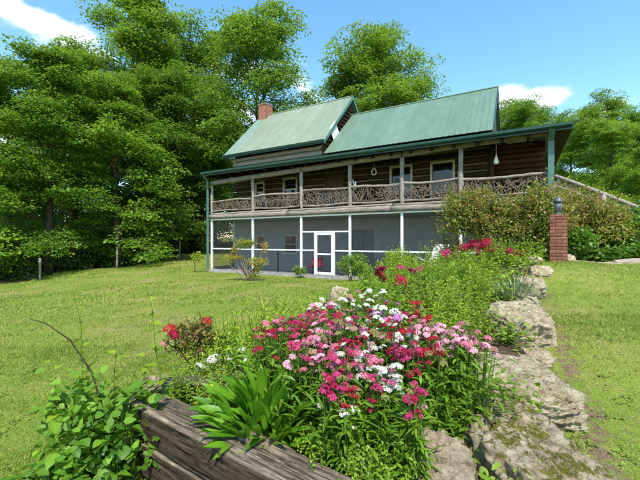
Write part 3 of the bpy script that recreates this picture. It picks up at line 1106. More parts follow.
    while z < 5.35:
        s += 1
        log_obj('board_log', 'brown_log', H, (14.03, WV + .06, z + .1), (15.82, WV + .06, z + .1), .12, .19, s, jit=.006, n=8, power=6)
        z += .205
    b().box(14.02, 15.8, WV + .13, WV + .2, 3.05, 5.4).build('wall_backing', 'brown_log', H)
    b().box(13.9, 14.0, WV + .19, HD, 3.05, 8.2 - 2.0).build('end_wall', 'hewn_log', H)
    b().box(15.68, 15.8, WV + .21, HD - 2.5, 3.05, 5.35).build('end_wall', 'brown_log', H)
    b().box(.2, 13.9, HD - .1, HD, 3.05, 6.4).build('back_wall', 'hewn_log', H)
    log_obj('corner_log', 'hewn_log', H, (14.0, WV - .02, 3.06), (14.0, WV - .02, 5.55), .2, .2, 990, n=8, power=5)
    # windows and the door on the upper porch
    for i, (a, c, z0, z1) in enumerate(holes):
        if i == 2:
            d = empty_part('porch_door', H)
            b().box(a + .09, c - .09, WV + .04, WV + .09, z0, z1 - .09).build('door_leaf', 'door_wood', d)
            b().box(a, a + .09, WV - .03, WV + .09, z0, z1).box(c - .09, c, WV - .03, WV + .09, z0, z1).box(a + .09, c - .09, WV - .03, WV + .09, z1 - .09, z1).build('frame', 'door_wood', d)
            b().lathe([(.0, 0), (.03, .01), (.03, .03), (.0, .05)], 10, (c - .2, WV + .0, z0 + 1.0)).build('knob', 'dark_metal', d)
            continue
        w = empty_part('window', H)
        f = b()
        e = .085
        f.box(a, a + e, WV - .09, WV + .09, z0, z1).box(c - e, c, WV - .09, WV + .09, z0, z1)
        f.box(a + e, c - e, WV - .09, WV + .09, z1 - e, z1).box(a + e, c - e, WV - .09, WV + .09, z0, z0 + e)
        f.build('frame', 'window_trim', w)
        zm = (z0 + z1) / 2
        b().box(a + e, c - e, WV - .01, WV + .05, zm - .03, zm + .03).build('sash_bar', 'white_trim', w)
        b().box(a + e, c - e, WV + .02, WV + .03, z0 + e, zm - .03).build('pane', 'window_glass', w)
        b().box(a + e, c - e, WV + .035, WV + .045, zm + .03, z1 - e).build('pane', 'window_glass', w)
    # --- porch ceiling and roof
    EZ = 5.33
    sl = math.tan(math.radians(15))
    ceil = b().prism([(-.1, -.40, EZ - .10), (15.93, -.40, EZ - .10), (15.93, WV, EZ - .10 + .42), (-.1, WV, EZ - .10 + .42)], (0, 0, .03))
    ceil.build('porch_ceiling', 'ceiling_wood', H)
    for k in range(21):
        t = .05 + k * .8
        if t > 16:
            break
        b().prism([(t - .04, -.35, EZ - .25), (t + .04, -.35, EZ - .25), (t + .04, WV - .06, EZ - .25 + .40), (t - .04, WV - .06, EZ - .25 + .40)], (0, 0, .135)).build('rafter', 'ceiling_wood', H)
    # side overhang at the right end: level soffit boards running back
    b().box(15.94, 16.42, -.5, 6.15, EZ - .14, EZ - .11).build('soffit', 'ceiling_wood', H)

    def ribbed(name, mat, P, ex, ey, W, Ln, pitch=.225, rib=.022, parent=H):
        """one metal roofing sheet: W wide along ex, Ln long up the slope along ey; raised ribs"""
        P, ex, ey = Vector(P), Vector(ex).normalized(), Vector(ey).normalized()
        nz = ex.cross(ey)
        n = max(1, int(round(W / pitch)))
        prof = []
        for i in range(n):
            x = i * W / n
            prof += [(x, rib * .0), (x + .012, rib), (x + .035, rib), (x + .05, 0)]
        prof.append((W, 0))
        vs, fs = [], []
        for (x, h) in prof:
            for y in (0, Ln):
                p = P + ex * x + ey * y + nz * h
                vs.append(p)
        m = len(prof)
        for i in range(m - 1):
            fs.append((2 * i, 2 * i + 2, 2 * i + 3, 2 * i + 1))
        o_ = len(vs)
        # underside
        for (x, h) in (prof[0], prof[-1]):
            for y in (0, Ln):
                vs.append(P + ex * x + ey * y - nz * .02)
        fs.append((o_, o_ + 1, o_ + 3, o_ + 2))
        fs.append((0, 1, o_ + 1, o_))
        fs.append((2 * m - 2, o_ + 2, o_ + 3, 2 * m - 1))
        MB().add(vs, fs).build(name, mat, parent)

    def roof_run(mat, t0, t1, v0, z0, v1, z1, W=.92, ident='roof_panel', mats=None):
        n = max(1, int(round((t1 - t0) / W)))
        w = (t1 - t0) / n
        ey = Vector((0, v1 - v0, z1 - z0))
        for i in range(n):
            mm = mats(i, n) if mats else mat
            ribbed(ident, mm, (t0 + i * w, v0, z0 + (.0015 if i % 2 else 0)), (1, 0, 0), ey, w - .002, ey.length)

    def roof_run_back(mat, t0, t1, v0, z0, v1, z1, W=.92):
        n = max(1, int(round((t1 - t0) / W)))
        w = (t1 - t0) / n
        ey = Vector((0, v1 - v0, z1 - z0))
        for i in range(n):
            ribbed('roof_panel', mat, (t1 - i * w, v0, z0), (-1, 0, 0), ey, w - .002, ey.length)
    # porch roof
    pe = EZ + .05
    roof_run('roof_green', -.12, 16.0, -.5, pe, WV + .1, pe + (WV + .6) * sl * .82)
    # hip roof over the right end
    MB().prism([(13.9, WV - .2, pe + .47), (16.0, -.5, pe), (16.42, -.5, pe), (16.42, 6.2, pe), (13.9, 6.2, pe + .62)], (0, 0, .03)).build('hip_roof', 'roof_green', H)
    b().box(-.12, 16.42, -.53, -.505, EZ - .14, EZ + .06).build('fascia', 'green_trim', H)
    b().box(16.425, 16.45, -.53, 6.2, EZ - .14, EZ + .06).build('fascia', 'green_trim', H)
    # gutter: open trough
    g = b()
    g.prism([(-.14, -.535, EZ + .05), (-.14, -.535, EZ - .06), (-.14, -.60, EZ - .085), (-.14, -.655, EZ - .03), (-.14, -.66, EZ + .05), (-.14, -.645, EZ + .05), (-.14, -.64, EZ - .02), (-.14, -.60, EZ - .065), (-.14, -.55, EZ - .045), (-.14, -.55, EZ + .05)], (16.56, 0, 0))
    g.build('gutter', 'green_trim', H)
    # downspouts
    for t, m in ((-.06, 'green_downspout'), (15.88, 'green_downspout')):
        w2 = .05 if t < 1 else .085
        ds = b()
        ds.box(t - w2, t + w2, -.22, -.14, .15 if t < 1 else 3.0, EZ - .38)
        ds.prism([(t - w2, -.22, EZ - .38), (t + w2, -.22, EZ - .38), (t + w2, -.14, EZ - .38), (t - w2, -.14, EZ - .38)], (0, -.38, .30))
        if t < 1:
            ds.prism([(t - w2, -.22, .15), (t + w2, -.22, .15), (t + w2, -.14, .15), (t - w2, -.14, .15)], (0, -.25, -.12))
        ds.build('downspout', m, H)
    # --- right block main roof
    rv, rz = 4.85, 9.02
    roof_run('roof_green', 6.42, 14.05, 1.42, 6.05, rv, rz)
    roof_run_back('roof_green', 6.42, 14.05, 8.5, 6.1, rv, rz)
    b().tube([(6.3, rv, rz + .02), (14.08, rv, rz + .02)], .05, 6).build('ridge_cap', 'roof_green', H)
    for sgn, (v0, z0) in ((1, (1.42, 6.05)), (2, (8.5, 6.1))):
        b().prism([(14.06, v0, z0 - .16), (14.06, v0, z0 + .03), (14.06, rv, rz + .04), (14.06, rv, rz - .16)], (.03, 0, 0)).build('barge_board', 'green_trim', H)
    b().prism([(13.92, WV, 6.0), (13.92, HD, 6.0), (13.92, rv, rz - .25)], (-.08, 0, 0)).build('gable_wall', 'door_wood', H)
    # --- left block main roof
    lv_, lz = 4.85, 10.12
    le, lez = 1.40, 6.72
    roof_run('roof_pale', -.48, 6.45, le, lez, lv_, lz, mats=lambda i, n: 'roof_pale_cool' if i < 1 else 'roof_pale')
    roof_run_back('roof_pale', -.48, 6.45, 8.3, lez, lv_, lz)
    b().tube([(-.5, lv_, lz + .02), (6.47, lv_, lz + .02)], .05, 6).build('ridge_cap', 'roof_pale', H)
    for t, w_ in ((-.52, .03), (6.46, .03)):
        for (v0, z0) in ((le, lez), (8.3, lez)):
            b().prism([(t, v0, z0 - .17), (t, v0, z0 + .03), (t, lv_, lz + .05), (t, lv_, lz - .17)], (w_, 0, 0)).build('barge_board', 'green_downspout', H)
    b().box(-.48, 6.46, le - .03, le - .004, lez - .15, lez + .02).build('fascia', 'green_trim', H)
    b().prism([(-.48, le - .035, lez + .02), (-.48, le - .035, lez - .07), (-.48, le - .10, lez - .09), (-.48, le - .13, lez + .02)], (6.94, 0, 0)).build('gutter', 'green_trim', H)
    b().prism([(.0, WV + .1, 6.0), (.0, HD, 6.0), (.0, HD, lez), (.0, lv_, lz - .25), (.0, WV + .1, lez)], (.08, 0, 0)).build('gable_wall', 'hewn_log', H)
    b().prism([(6.05, WV + .1, 6.0), (6.05, HD, 6.0), (6.05, HD, lez), (6.05, lv_, lz - .2), (6.05, WV + .1, lez)], (.06, 0, 0)).build('gable_wall', 'hewn_log', H)
    # gable logs on the end that rises above the lower roof
    z = 6.2
    while z < lz - .5:
        half = (lz - .25 - z - .16) * .98
        s += 1
        log_obj('gable_log', 'brown_log', H, (6.20, max(WV - .05, lv_ - half), z), (6.20, min(HD, lv_ + half), z), .20, .22, s, jit=.015, n=8, power=3)
        z += .245
    # pale knee wall flashing where the porch roof meets the log strip
    b().prism([(-.1, WV - .16, pe + .47), (6.2, WV - .16, pe + .47), (6.2, WV - .06, pe + .60), (-.1, WV - .06, pe + .60)], (0, 0, .015)).build('flashing', 'flashing', H)
    # white board leaning in the gable
    wb = b().box(-.012, .012, -.42, .42, -.36, .36).build('gable_panel', 'white_plastic', H)
    wb.location = (6.40, 2.62, 7.52)
    wb.rotation_euler = (math.radians(44), 0, 0)
    # chimney
    ch = empty_part('chimney', H)
    b().box(-.30, .24, 4.55, 5.15, 9.3, 10.75).build('stack', 'mortar', ch)
    r = R(8)
    bm_ = MB().box(-.1, .1, -.05, .05, -.032, .032).mesh('brick', 'chimney_brick')
    z = 9.34
    row = 0
    while z < 10.72:
        for side in range(4):
            for i in range(3):
                off = (i - 1) * .205 + (.05 if row % 2 else -.05)
                o = bpy.data.objects.new('brick', bm_)
                link(o, ch)
                if side == 0:
                    o.location = (-.03 + off * .88, 4.525, z)
                elif side == 1:
                    o.location = (.265, 4.85 + off, z)
                    o.rotation_euler[2] = PI / 2
                elif side == 2:
                    o.location = (-.03 + off * .88, 5.175, z)
                else:
                    o.location = (-.325, 4.85 + off, z)
                    o.rotation_euler[2] = PI / 2
        z += .075
        row += 1
    b().box(-.38, .32, 4.45, 5.25, 10.75, 10.85).build('cap', 'mortar', ch)
    b().lathe([(.12, 10.85), (.11, 11.0), (.0, 11.0)], 12, (-.03, 4.85, 0)).build('flue', 'dark_metal', ch)
    # --- outside stair at the right end
    st = empty_part('stair', H)
    n = 7
    for i in range(n):
        t = 16.1 + i * .30
        b().box(t, t + .30, .35, 1.55, 3.05 - (i + 1) * .165 - .05, 3.05 - (i + 1) * .165).build('tread', 'weathered_wood', st)
    for v in (.30, 1.58):
        b().prism([(16.06, v, 3.02), (16.06, v, 2.72), (18.3, v, 1.5), (18.3, v, 1.8)], (0, .05, 0)).build('stringer', 'weathered_wood', st)
    rp = [(16.0, .2, 3.86), (16.6, .2, 3.55), (17.3, .2, 3.16), (17.9, .2, 2.82), (18.7, .22, 2.38)]
    b().tube(rp, [.06, .065, .06, .065, .055], 8).build('handrail', 'post_wood', st, smooth=True)
    b().tube([(p[0], p[1] + .03, p[2] - .32) for p in rp], .045, 8).build('handrail', 'post_wood', st, smooth=True)
    b().tube([(p[0], p[1] + .03, p[2] - .70) for p in rp], .045, 8).build('handrail', 'post_wood', st, smooth=True)
    tw = Tubes()
    r = R(77)
    for i in range(70):
        f = r.uniform(0, 1)
        t = 16.05 + f * 2.6
        t2 = np.clip(t + r.normal() * .2, 16.02, 18.7)
        za = np.interp(t, [p[0] for p in rp], [p[2] for p in rp]) - .68
        zb = np.interp(t2, [p[0] for p in rp], [p[2] for p in rp]) - .02
        s_ = np.linspace(0, 1, 5)
        tw.add(np.stack([t + (t2 - t) * s_ + np.sin(s_ * PI) * r.normal() * .08, .22 + s_ * 0, za + (zb - za) * s_], 1), r.uniform(.01, .018), 5)
    put('twig_lattice', tw.mesh('twig_lattice', 'lattice_twig'), st)['kind'] = 'stuff'
    for t in (17.3, 18.66):
        zt = np.interp(t, [p[0] for p in rp], [p[2] for p in rp])
        log_obj('newel_post', 'post_wood', st, (t, .2, zt - 1.35), (t, .2, zt + .05), .13, .13, int(t * 10), power=2.2)


def empty_part(name, parent):
    o = bpy.data.objects.new(name, None)
    return link(o, parent)


build_house()


# ------------------------------------------------------------------ things on the porches
def at_house(name, t, v, z, rz=0.0):
    p = hw(t, v, z)
    return empty(name, p, HROT + rz)


def porch_things():
    # hanging bell ornament in the right-hand bay
    t, v = 14.25, .10
    o = at_house('hanging_ornament', t, v, 4.42)
    MB().lathe([(.0, 0), (.05, .0), (.085, .04), (.080, .12), (.055, .20), (.028, .28), (.02, .33), (0, .335)], 14).build('bell', 'ornament_white', o, smooth=True)
    MB().tube([(0, 0, .33), (0, 0, .72)], .006, 5).build('cord', 'ornament_white', o)
    tag(o, 'small white gourd shaped ornament hanging on a cord from the porch header', 'ornament')
    # wreath
    o = at_house('wreath', 9.55, .25, 4.62)
    a = np.linspace(0, 2 * PI, 25)
    MB().tube(np.stack([np.cos(a) * .10, 0 * a, np.sin(a) * .14], 1), .028 + .008 * np.sin(a * 7), 7, False).build('ring', 'wreath_straw', o, smooth=True)
    MB().tube([(0, 0, .15), (0, 0, .42)], .005, 5).build('cord', 'wreath_straw', o)
    tag(o, 'small straw wreath hanging from the upper porch roof', 'wreath')
    # mesh glider bench behind the railing
    o = at_house('porch_glider', 7.45, .75, 3.05)
    w = Tubes()
    for i in range(23):
        x = -.75 + i * 1.5 / 22
        w.add([(x, .35, .46), (x, .42, .92)], .007, 4)
        w.add([(x, -.2, .42), (x, .35, .42)], .007, 4)
        w.add([(x, -.28, .12), (x, -.28, .80)], .007, 4)
    for i in range(9):
        w.add([(-.75, -.28, .14 + i * .08), (.75, -.28, .14 + i * .08)], .007, 4)
        w.add([(-.75, .36 + i * .008, .46 + i * .055), (.75, .36 + i * .008, .46 + i * .055)], .007, 4)
    put('mesh_panel', w.mesh('mesh_panel', 'steel_mesh'), o)
    f = MB()
    for x in (-.77, .77):
        f.tube([(x, -.28, 0), (x, -.28, .84), (x, .42, .84), (x, .42, 0)], .022, 6)
    f.tube([(-.77, -.28, .84), (.77, -.28, .84)], .02, 6).tube([(-.77, .43, .95), (.77, .43, .95)], .02, 6)
    f.build('frame', 'steel_mesh', o)
    tag(o, 'grey wire mesh glider bench behind the upper porch railing', 'bench')
    # white figurine tied beside the middle post
    o = at_house('porch_figurine', 8.78, .03, 3.93)
    MB().lathe([(.0, 0), (.06, .01), (.07, .08), (.045, .16), (.03, .20), (.045, .25), (.04, .30), (.0, .33)], 12).build('body', 'ornament_white', o, smooth=True)
    MB().tube([(-.05, 0, .14), (-.12, 0, .32), (-.11, 0, .42)], [.02, .018, .008], 6).build('tail', 'ornament_white', o)
    tag(o, 'small white figurine perched on the railing beside the middle porch post', 'figurine')
    # red chair in the screened porch
    o = at_house('red_chair', 6.32, .75, 0.0, math.radians(10))
    MB().box(-.27, .27, -.25, .25, .36, .46).build('seat', 'red_fabric', o)
    bk = MB().prism([(-.27, .2, .42), (.27, .2, .42), (.27, .3, .42), (-.27, .3, .42)], (0, .14, .42))
    bk.build('backrest', 'red_fabric', o)
    for sx in (-1, 1):
        for sy in (-1, 1):
            MB().tube([(sx * .24, sy * .22, 0), (sx * .24, sy * .22, .36)], .018, 6).build('leg', 'dark_metal', o)
        MB().tube([(sx * .28, -.22, .36), (sx * .28, -.22, .60), (sx * .28, .27, .62)], .018, 6).build('armrest', 'dark_metal', o)
    tag(o, 'red cushioned chair in the screened porch beside the white screen door', 'chair')
    # covered kettle grill leaning lid, in front of the right screen bay
    o = at_house('white_lounge_chair', 12.15, -.75, 0.0, math.radians(-20))
    MB().prism([(-.3, -.5, .78), (.3, -.5, .78), (.3, .25, .66), (-.3, .25, .66)], (0, 0, .035)).build('seat', 'white_plastic', o)
    MB().prism([(-.3, .25, .68), (.3, .25, .68), (.3, .26, .73), (-.3, .26, .73)], (0.0, .52, .78)).build('backrest', 'white_plastic', o)
    for sx in (-1, 1):
        MB().tube([(sx * .31, -.45, .2), (sx * .31, -.5, .96), (sx * .31, -.38, 1.03), (sx * .31, .3, .80)], .022, 7).build('armrest', 'white_plastic', o)
        MB().tube([(sx * .29, .3, .2), (sx * .29, .25, .75)], .022, 6).build('leg', 'white_plastic', o)
    MB().box(-.3, .3, -.46, .3, .15, .2).build('base', 'white_plastic', o)
    o.location.z = g1(o.location.x, o.location.y) - .15
    tag(o, 'white plastic lounge chair partly hidden by plants below the porch', 'chair')


porch_things()


# ------------------------------------------------------------------ brick pier with lantern, path, fence posts, boulders, ties
def pier_and_lantern():
    X, Y = 5.44, 8.0
    z0 = g1(X, Y) - .03
    o = empty('brick_pier', (X, Y, z0), math.radians(-30))
    bm_ = MB()
    # bevelled brick
    bx, by, bz, e = .112, .049, .0335, .006
    vs, fs = [], []
    for (z, i) in ((-bz, e), (-bz + e, 0), (bz - e, 0), (bz, e)):
        for (sx, sy) in ((-1, -1), (1, -1), (1, 1), (-1, 1)):
            vs.append((sx * (bx - i), sy * (by - i), z))
    for k in range(3):
        for i in range(4):
            j = (i + 1) % 4
            fs.append((k * 4 + i, k * 4 + j, k * 4 + 4 + j, k * 4 + 4 + i))
    fs += [(3, 2, 1, 0), (12, 13, 14, 15)]
    me = bm_.add(vs, fs).mesh('brick', 'pier_brick')
    r = R(21)
    a = .163
    for c in range(14):
        z = .04 + c * .0755
        flip = c % 2
        for k in range(4):
            p = Vector((-(a - .112) if not flip else (a - .112), -(a - .049), z))
            p += Vector((r.normal() * .002, r.normal() * .003, 0))
            rot = Matrix.Rotation(k * PI / 2, 3, 'Z')
            b_ = bpy.data.objects.new('brick', me)
            link(b_, o)
            b_.location = rot @ p
            b_.rotation_euler = (0, r.normal() * .006, k * PI / 2 + r.normal() * .008)
    h = .04 + 14 * .0755 - .035
    MB().box(-a + .012, a - .012, -a + .012, a - .012, 0, h - .003).build('mortar', 'mortar', o)
    MB().box(-a - .006, a + .006, -a - .006, a + .006, h, h + .045).build('cap', 'pier_brick', o)
    tag(o, 'square red brick pier at the end of the stone edging', 'pier')
    l = empty('lantern', (X, Y, z0 + h + .045), math.radians(-30))
    MB().lathe([(.085, 0), (.085, .02), (.06, .035), (.055, .06), (.07, .075), (.07, .09)], 14).build('base', 'lantern_metal', l, smooth=False)
    MB().lathe([(.05, .09), (.078, .20), (.074, .25), (.055, .27)], 14).build('glass_body', 'lantern_glass', l, smooth=True)
    rb = Tubes()
    for k in range(6):
        q = k * PI / 3
        c_, s_ = math.cos(q), math.sin(q)
        rb.add([(.052 * c_, .052 * s_, .09), (.080 * c_, .080 * s_, .20), (.076 * c_, .076 * s_, .25), (.056 * c_, .056 * s_, .27)], .007, 5)
    put('cage', rb.mesh('cage', 'lantern_metal'), l)
    MB().lathe([(.06, .27), (.100, .285), (.098, .31), (.08, .36), (.05, .39), (.02, .40), (.024, .42), (0, .435)], 16).build('cap', 'lantern_metal', l, smooth=True)
    tag(l, 'dark metal lantern standing on the brick pier', 'lantern')


pier_and_lantern()


def path():
    r = R(31)
    spots = [(6.2, 8.65, .7, .5), (7.1, 8.85, .8, .45), (8.1, 9.0, .85, .5), (9.1, 9.05, .8, .5), (10.1, 9.2, .9, .5), (11.1, 9.3, .8, .5), (5.0, 8.55, .55, .4)]
    root = None
    for i, (x, y, a, b_) in enumerate(spots):
        n = 11
        th = np.arange(n) * 2 * PI / n
        rr = 1 + r.normal(size=n) * .08
        pts = [(a * .62 * rr[k] * math.cos(th[k]), b_ * .62 * rr[k] * math.sin(th[k]), 0) for k in range(n)]
        m = MB().prism(pts, (0, 0, .05))
        z = g1(x, y)
        o = m.build('flagstone', 'path_stone', None, (x, y, z - .015))
        dzx = (g1(x + .3, y) - g1(x - .3, y)) / .6
        dzy = (g1(x, y + .3) - g1(x, y - .3)) / .6
        o.rotation_euler = (math.atan(dzy), -math.atan(dzx), 0)
        if root is None:
            root = bpy.data.objects.new('path', None)
            link(root)
            root['kind'] = 'structure'
        o.parent = root


path()


def fence_posts():
    spec = [(40, 21.2, 1.35, 'grey wooden fence post at the wood edge, farthest left of the row'),
            (117, 25.2, 1.5, 'grey wooden fence post at the wood edge, second from the left'),
            (149, 27.6, 1.4, 'grey wooden fence post at the wood edge, third from the left'),
            (179, 30.3, 1.6, 'pale fence post at the wood edge, nearest to the cabin corner')]
    for i, (px, Y, h, lab) in enumerate(spec):
        X = (px - 320) / 350 * Y
        o = log_obj('fence_post', 'fence_wood', None, (X, Y, g1(X, Y) - .1), (X + .03 * i, Y, g1(X, Y) + h), .13, .13, 700 + i, power=2.2)
        tag(o, lab, 'fence post', 'fence posts along the wood edge')


fence_posts()


def boulder(name, label, x0, x1, y0, y1, z0, z1, mat, seed, sub=5, rz=0.0, square=3.0, tilt=0.0):
    bm_ = bmesh.new()
    bmesh.ops.create_icosphere(bm_, subdivisions=sub, radius=1.0)
    r = random.Random(seed)
    off = Vector((r.uniform(-50, 50), r.uniform(-50, 50), r.uniform(-50, 50)))
    sx, sy, sz = (x1 - x0) / 2, (y1 - y0) / 2, (z1 - z0) / 2
    for v in bm_.verts:
        p = v.co.copy()
        k = (abs(p.x) ** square + abs(p.y) ** square + abs(p.z) ** square) ** (-1 / square)
        q = p * k
        n1 = mnoise.fractal(q * 1.1 + off, 0.9, 2.1, 5)
        n2 = mnoise.fractal(Vector((q.x * 2.2, q.y * 2.2, q.z * 6)) + off, 0.8, 2.1, 5)
        cell = mnoise.voronoi(q * 1.3 + off)[0][0]
        d = 1 + n1 * .15 + n2 * .07 + (cell - .4) * .17
        q = q * d
        w = Vector((q.x * sx, q.y * sy, q.z * sz + q.x * tilt * sx))
        fine = -abs(mnoise.fractal(Vector((w.x * 7, w.y * 7, w.z * 12)) + off, 0.62, 2.2, 6)) * .048 + mnoise.fractal(w * 24 + off, 0.6, 2.2, 4) * .010
        v.co = w + p * fine
    me = bpy.data.meshes.new(name)
    bm_.to_mesh(me)
    bm_.free()
    me.polygons.foreach_set('use_smooth', [True] * len(me.polygons))
    me.materials.append(MATS[mat])
    o = put(name, me, None, ((x0 + x1) / 2, (y0 + y1) / 2, (z0 + z1) / 2))
    o.rotation_euler[2] = rz
    tag(o, label, 'boulder', 'stones edging the flower bed')
    return o


boulder('boulder', 'pinkish rounded boulder at the bottom edge, left of the big mossy stone', .36, .74, 1.48, 1.92, -.1, .44, 'rock_plain', 3, 6, 0.2, 2.6, -.12)
boulder('boulder', 'largest boulder of the edging, mossy and flat topped, in the foreground', .76, 1.34, 1.36, 2.42, -.25, .43, 'rock_mossy', 8, 6, .12, 3.6)
boulder('boulder', 'broad pale slab just behind the big mossy boulder', 1.20, 2.02, 2.46, 3.45, -.15, .38, 'rock_dull', 14, 6, -.15, 2.8)
boulder('boulder', 'layered lumpy boulder midway along the edging beside the green perennials', 2.08, 2.80, 3.75, 4.9, .0, .62, 'rock_dull', 22, 6, -.45, 3.2)
boulder('boulder', 'thin flat stone wedged between the pale slab and the layered boulder', 1.98, 2.34, 3.42, 3.72, .0, .28, 'rock_plain', 31, 5, .3, 3.2)
boulder('boulder', 'low pale stone beyond the layered boulder beside the grey strap leaves', 2.86, 3.34, 5.1, 5.75, .2, .62, 'rock_dull', 41, 5, -.5, 3.0)
boulder('boulder', 'small flat stone far along the edging, two short of the pier', 3.45, 3.95, 5.9, 6.5, .35, .74, 'rock_plain', 47, 5, -.5, 3.0)
boulder('boulder', 'small pale stone in the edging just in front of the brick pier', 4.25, 4.7, 6.85, 7.35, .5, .88, 'rock_dull', 53, 5, -.5, 3.0)
boulder('boulder', 'pinkish stone at the left foot of the brick pier', 4.75, 5.1, 7.9, 8.2, .7, 1.02, 'rock_plain', 59, 5, .2, 2.6)
boulder('boulder', 'pale stone at the right foot of the brick pier', 5.78, 6.1, 8.25, 8.55, .75, 1.06, 'rock_plain', 61, 5, .2, 2.6)
boulder('boulder', 'weathered grey rock standing in the bed behind the flowers', .15, .55, 5.6, 5.9, .1, .62, 'rock_dull', 67, 5, .2, 3.2)
boulder('boulder', 'small grey stone half hidden by the vine behind the timber end', -1.40, -1.14, 2.46, 2.72, .0, .38, 'rock_dull', 71, 5, .2, 2.6)


def tie(label, p0, p1, w, h, seed, zt):
    p0, p1 = Vector(p0), Vector(p1)
    d = p1 - p0
    L = d.length
    r = random.Random(seed)
    off = Vector((seed * 3.1, seed * 1.7, 0))
    nx, ns = int(L / .018), 10
    # section points counter-clockwise, ns per side
    sec = []
    for k in range(ns):
        sec.append((-w / 2 + w * k / ns, h / 2))
    for k in range(ns):
        sec.append((w / 2, h / 2 - h * k / ns))
    for k in range(ns):
        sec.append((w / 2 - w * k / ns, -h / 2))
    for k in range(ns):
        sec.append((-w / 2, -h / 2 + h * k / ns))
    V, lv = [], []
    for i in range(nx + 1):
        x = L * i / nx
        for (y, z) in sec:
            ed = min(1, max(0, (abs(y) / (w / 2)) ** 12)) * min(1, max(0, (abs(z) / (h / 2)) ** 12))
            q = Vector((x * 1.2, y * 26, z * 26)) + off
            g = mnoise.fractal(q, .8, 2.1, 4)
            big = mnoise.fractal(Vector((x * 2.3, y * 6, z * 6)) + off, .9, 2.0, 4)
            crack = max(0, .10 - abs(mnoise.noise(Vector((x * .9, y * 17, z * 17)) - off))) * .13
            dsp = g * .0045 + big * .008 - crack - ed * (.010 + .02 * max(0, mnoise.noise(Vector((x * 3, y, z)) + off)))
            n = Vector((0, y / (w / 2), z / (h / 2)))
            m = max(abs(n.y), abs(n.z))
            n = Vector((0, n.y if abs(n.y) > .97 * m else 0, n.z if abs(n.z) > .97 * m else 0)).normalized()
            p = Vector((x, y, z)) + n * dsp
            if i in (0, nx):
                p.y *= .95
                p.z *= .95
            else:
                p.x += (mnoise.noise(Vector((y * 20, z * 20, 3)) + off) * .02) * (1 if i < 6 or i > nx - 6 else 0)
            V.append(p)
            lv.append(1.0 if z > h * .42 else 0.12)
    m = len(sec)
    idx = np.arange((nx + 1) * m).reshape(nx + 1, m)
    j = np.roll(idx, -1, 1)
    F = np.stack([idx[:-1], idx[1:], j[1:], j[:-1]], -1).reshape(-1, 4)
    caps = np.stack([idx[0], idx[-1][::-1]])
    me = np_mesh('railroad_tie', np.array([tuple(p) for p in V]), [F, caps], 'old_tie', lv, True)
    me.set_sharp_from_angle(angle=math.radians(38))
    o = put('railroad_tie', me)
    o.rotation_mode = 'QUATERNION'
    o.rotation_quaternion = d.to_track_quat('X', 'Z')
    o.location = (p0.x, p0.y, zt - h / 2)
    tag(o, label, 'timber', 'old timbers edging the flower bed')


# the line of the front timber, from its far (left) end to beyond the bottom of the frame
A = Vector((-1.10, 2.22, 0))
D_ = Vector((.817, -.577, 0))
tie('weathered grey timber along the front of the bed, topmost, running to the bottom edge', A, A + D_ * 2.3, .215, .195, 5, .415)
tie('darker lower timber lying under the front bed timber', A + D_ * .09 + Vector((-.008, -.012, 0)), A + D_ * 2.4, .20, .19, 9, .212)
tie('short timber end poking out of the plants behind the front timber', Vector((-1.17, 2.52, 0)), Vector((-.15, 2.80, 0)), .19, .18, 13, .375)

# ------------------------------------------------------------------ trees


def spray(r, LV, c, rad, n, L, out, flat=.62, up=.9):
    """a flattened spray of leaves round point c, arching out along 'out'"""
    rho = np.sqrt(r.random(n)) * rad * (1 + .12 * np.abs(r.normal(size=n)))
    th = r.uniform(0, 2 * PI, n)
    dx = np.stack([np.cos(th), np.sin(th), np.zeros(n)], 1)
    z = flat * rad * (1 - (rho / rad) ** 2) * r.uniform(-.5, 1, n) - .22 * rho
    P = c + dx * rho[:, None] + np.stack([0 * z, 0 * z, z], 1)
    Dd = nrm(dx * .8 + np.array(out) * .5 + r.normal(size=(n, 3)) * .45 + np.array([0, 0, -.35]))
    Nn = nrm(np.array([0, 0, up]) + dx * .35 + r.normal(size=(n, 3)) * .38)
    sz = L * r.uniform(.65, 1.25, n)
    lv = np.clip(r.normal(.45, .22) + r.normal(size=n) * .2 + z / (rad + .01) * .3, 0, 1)
    LV.add(T_KITE, P, Dd, Nn, sz, sz * .72, lv)


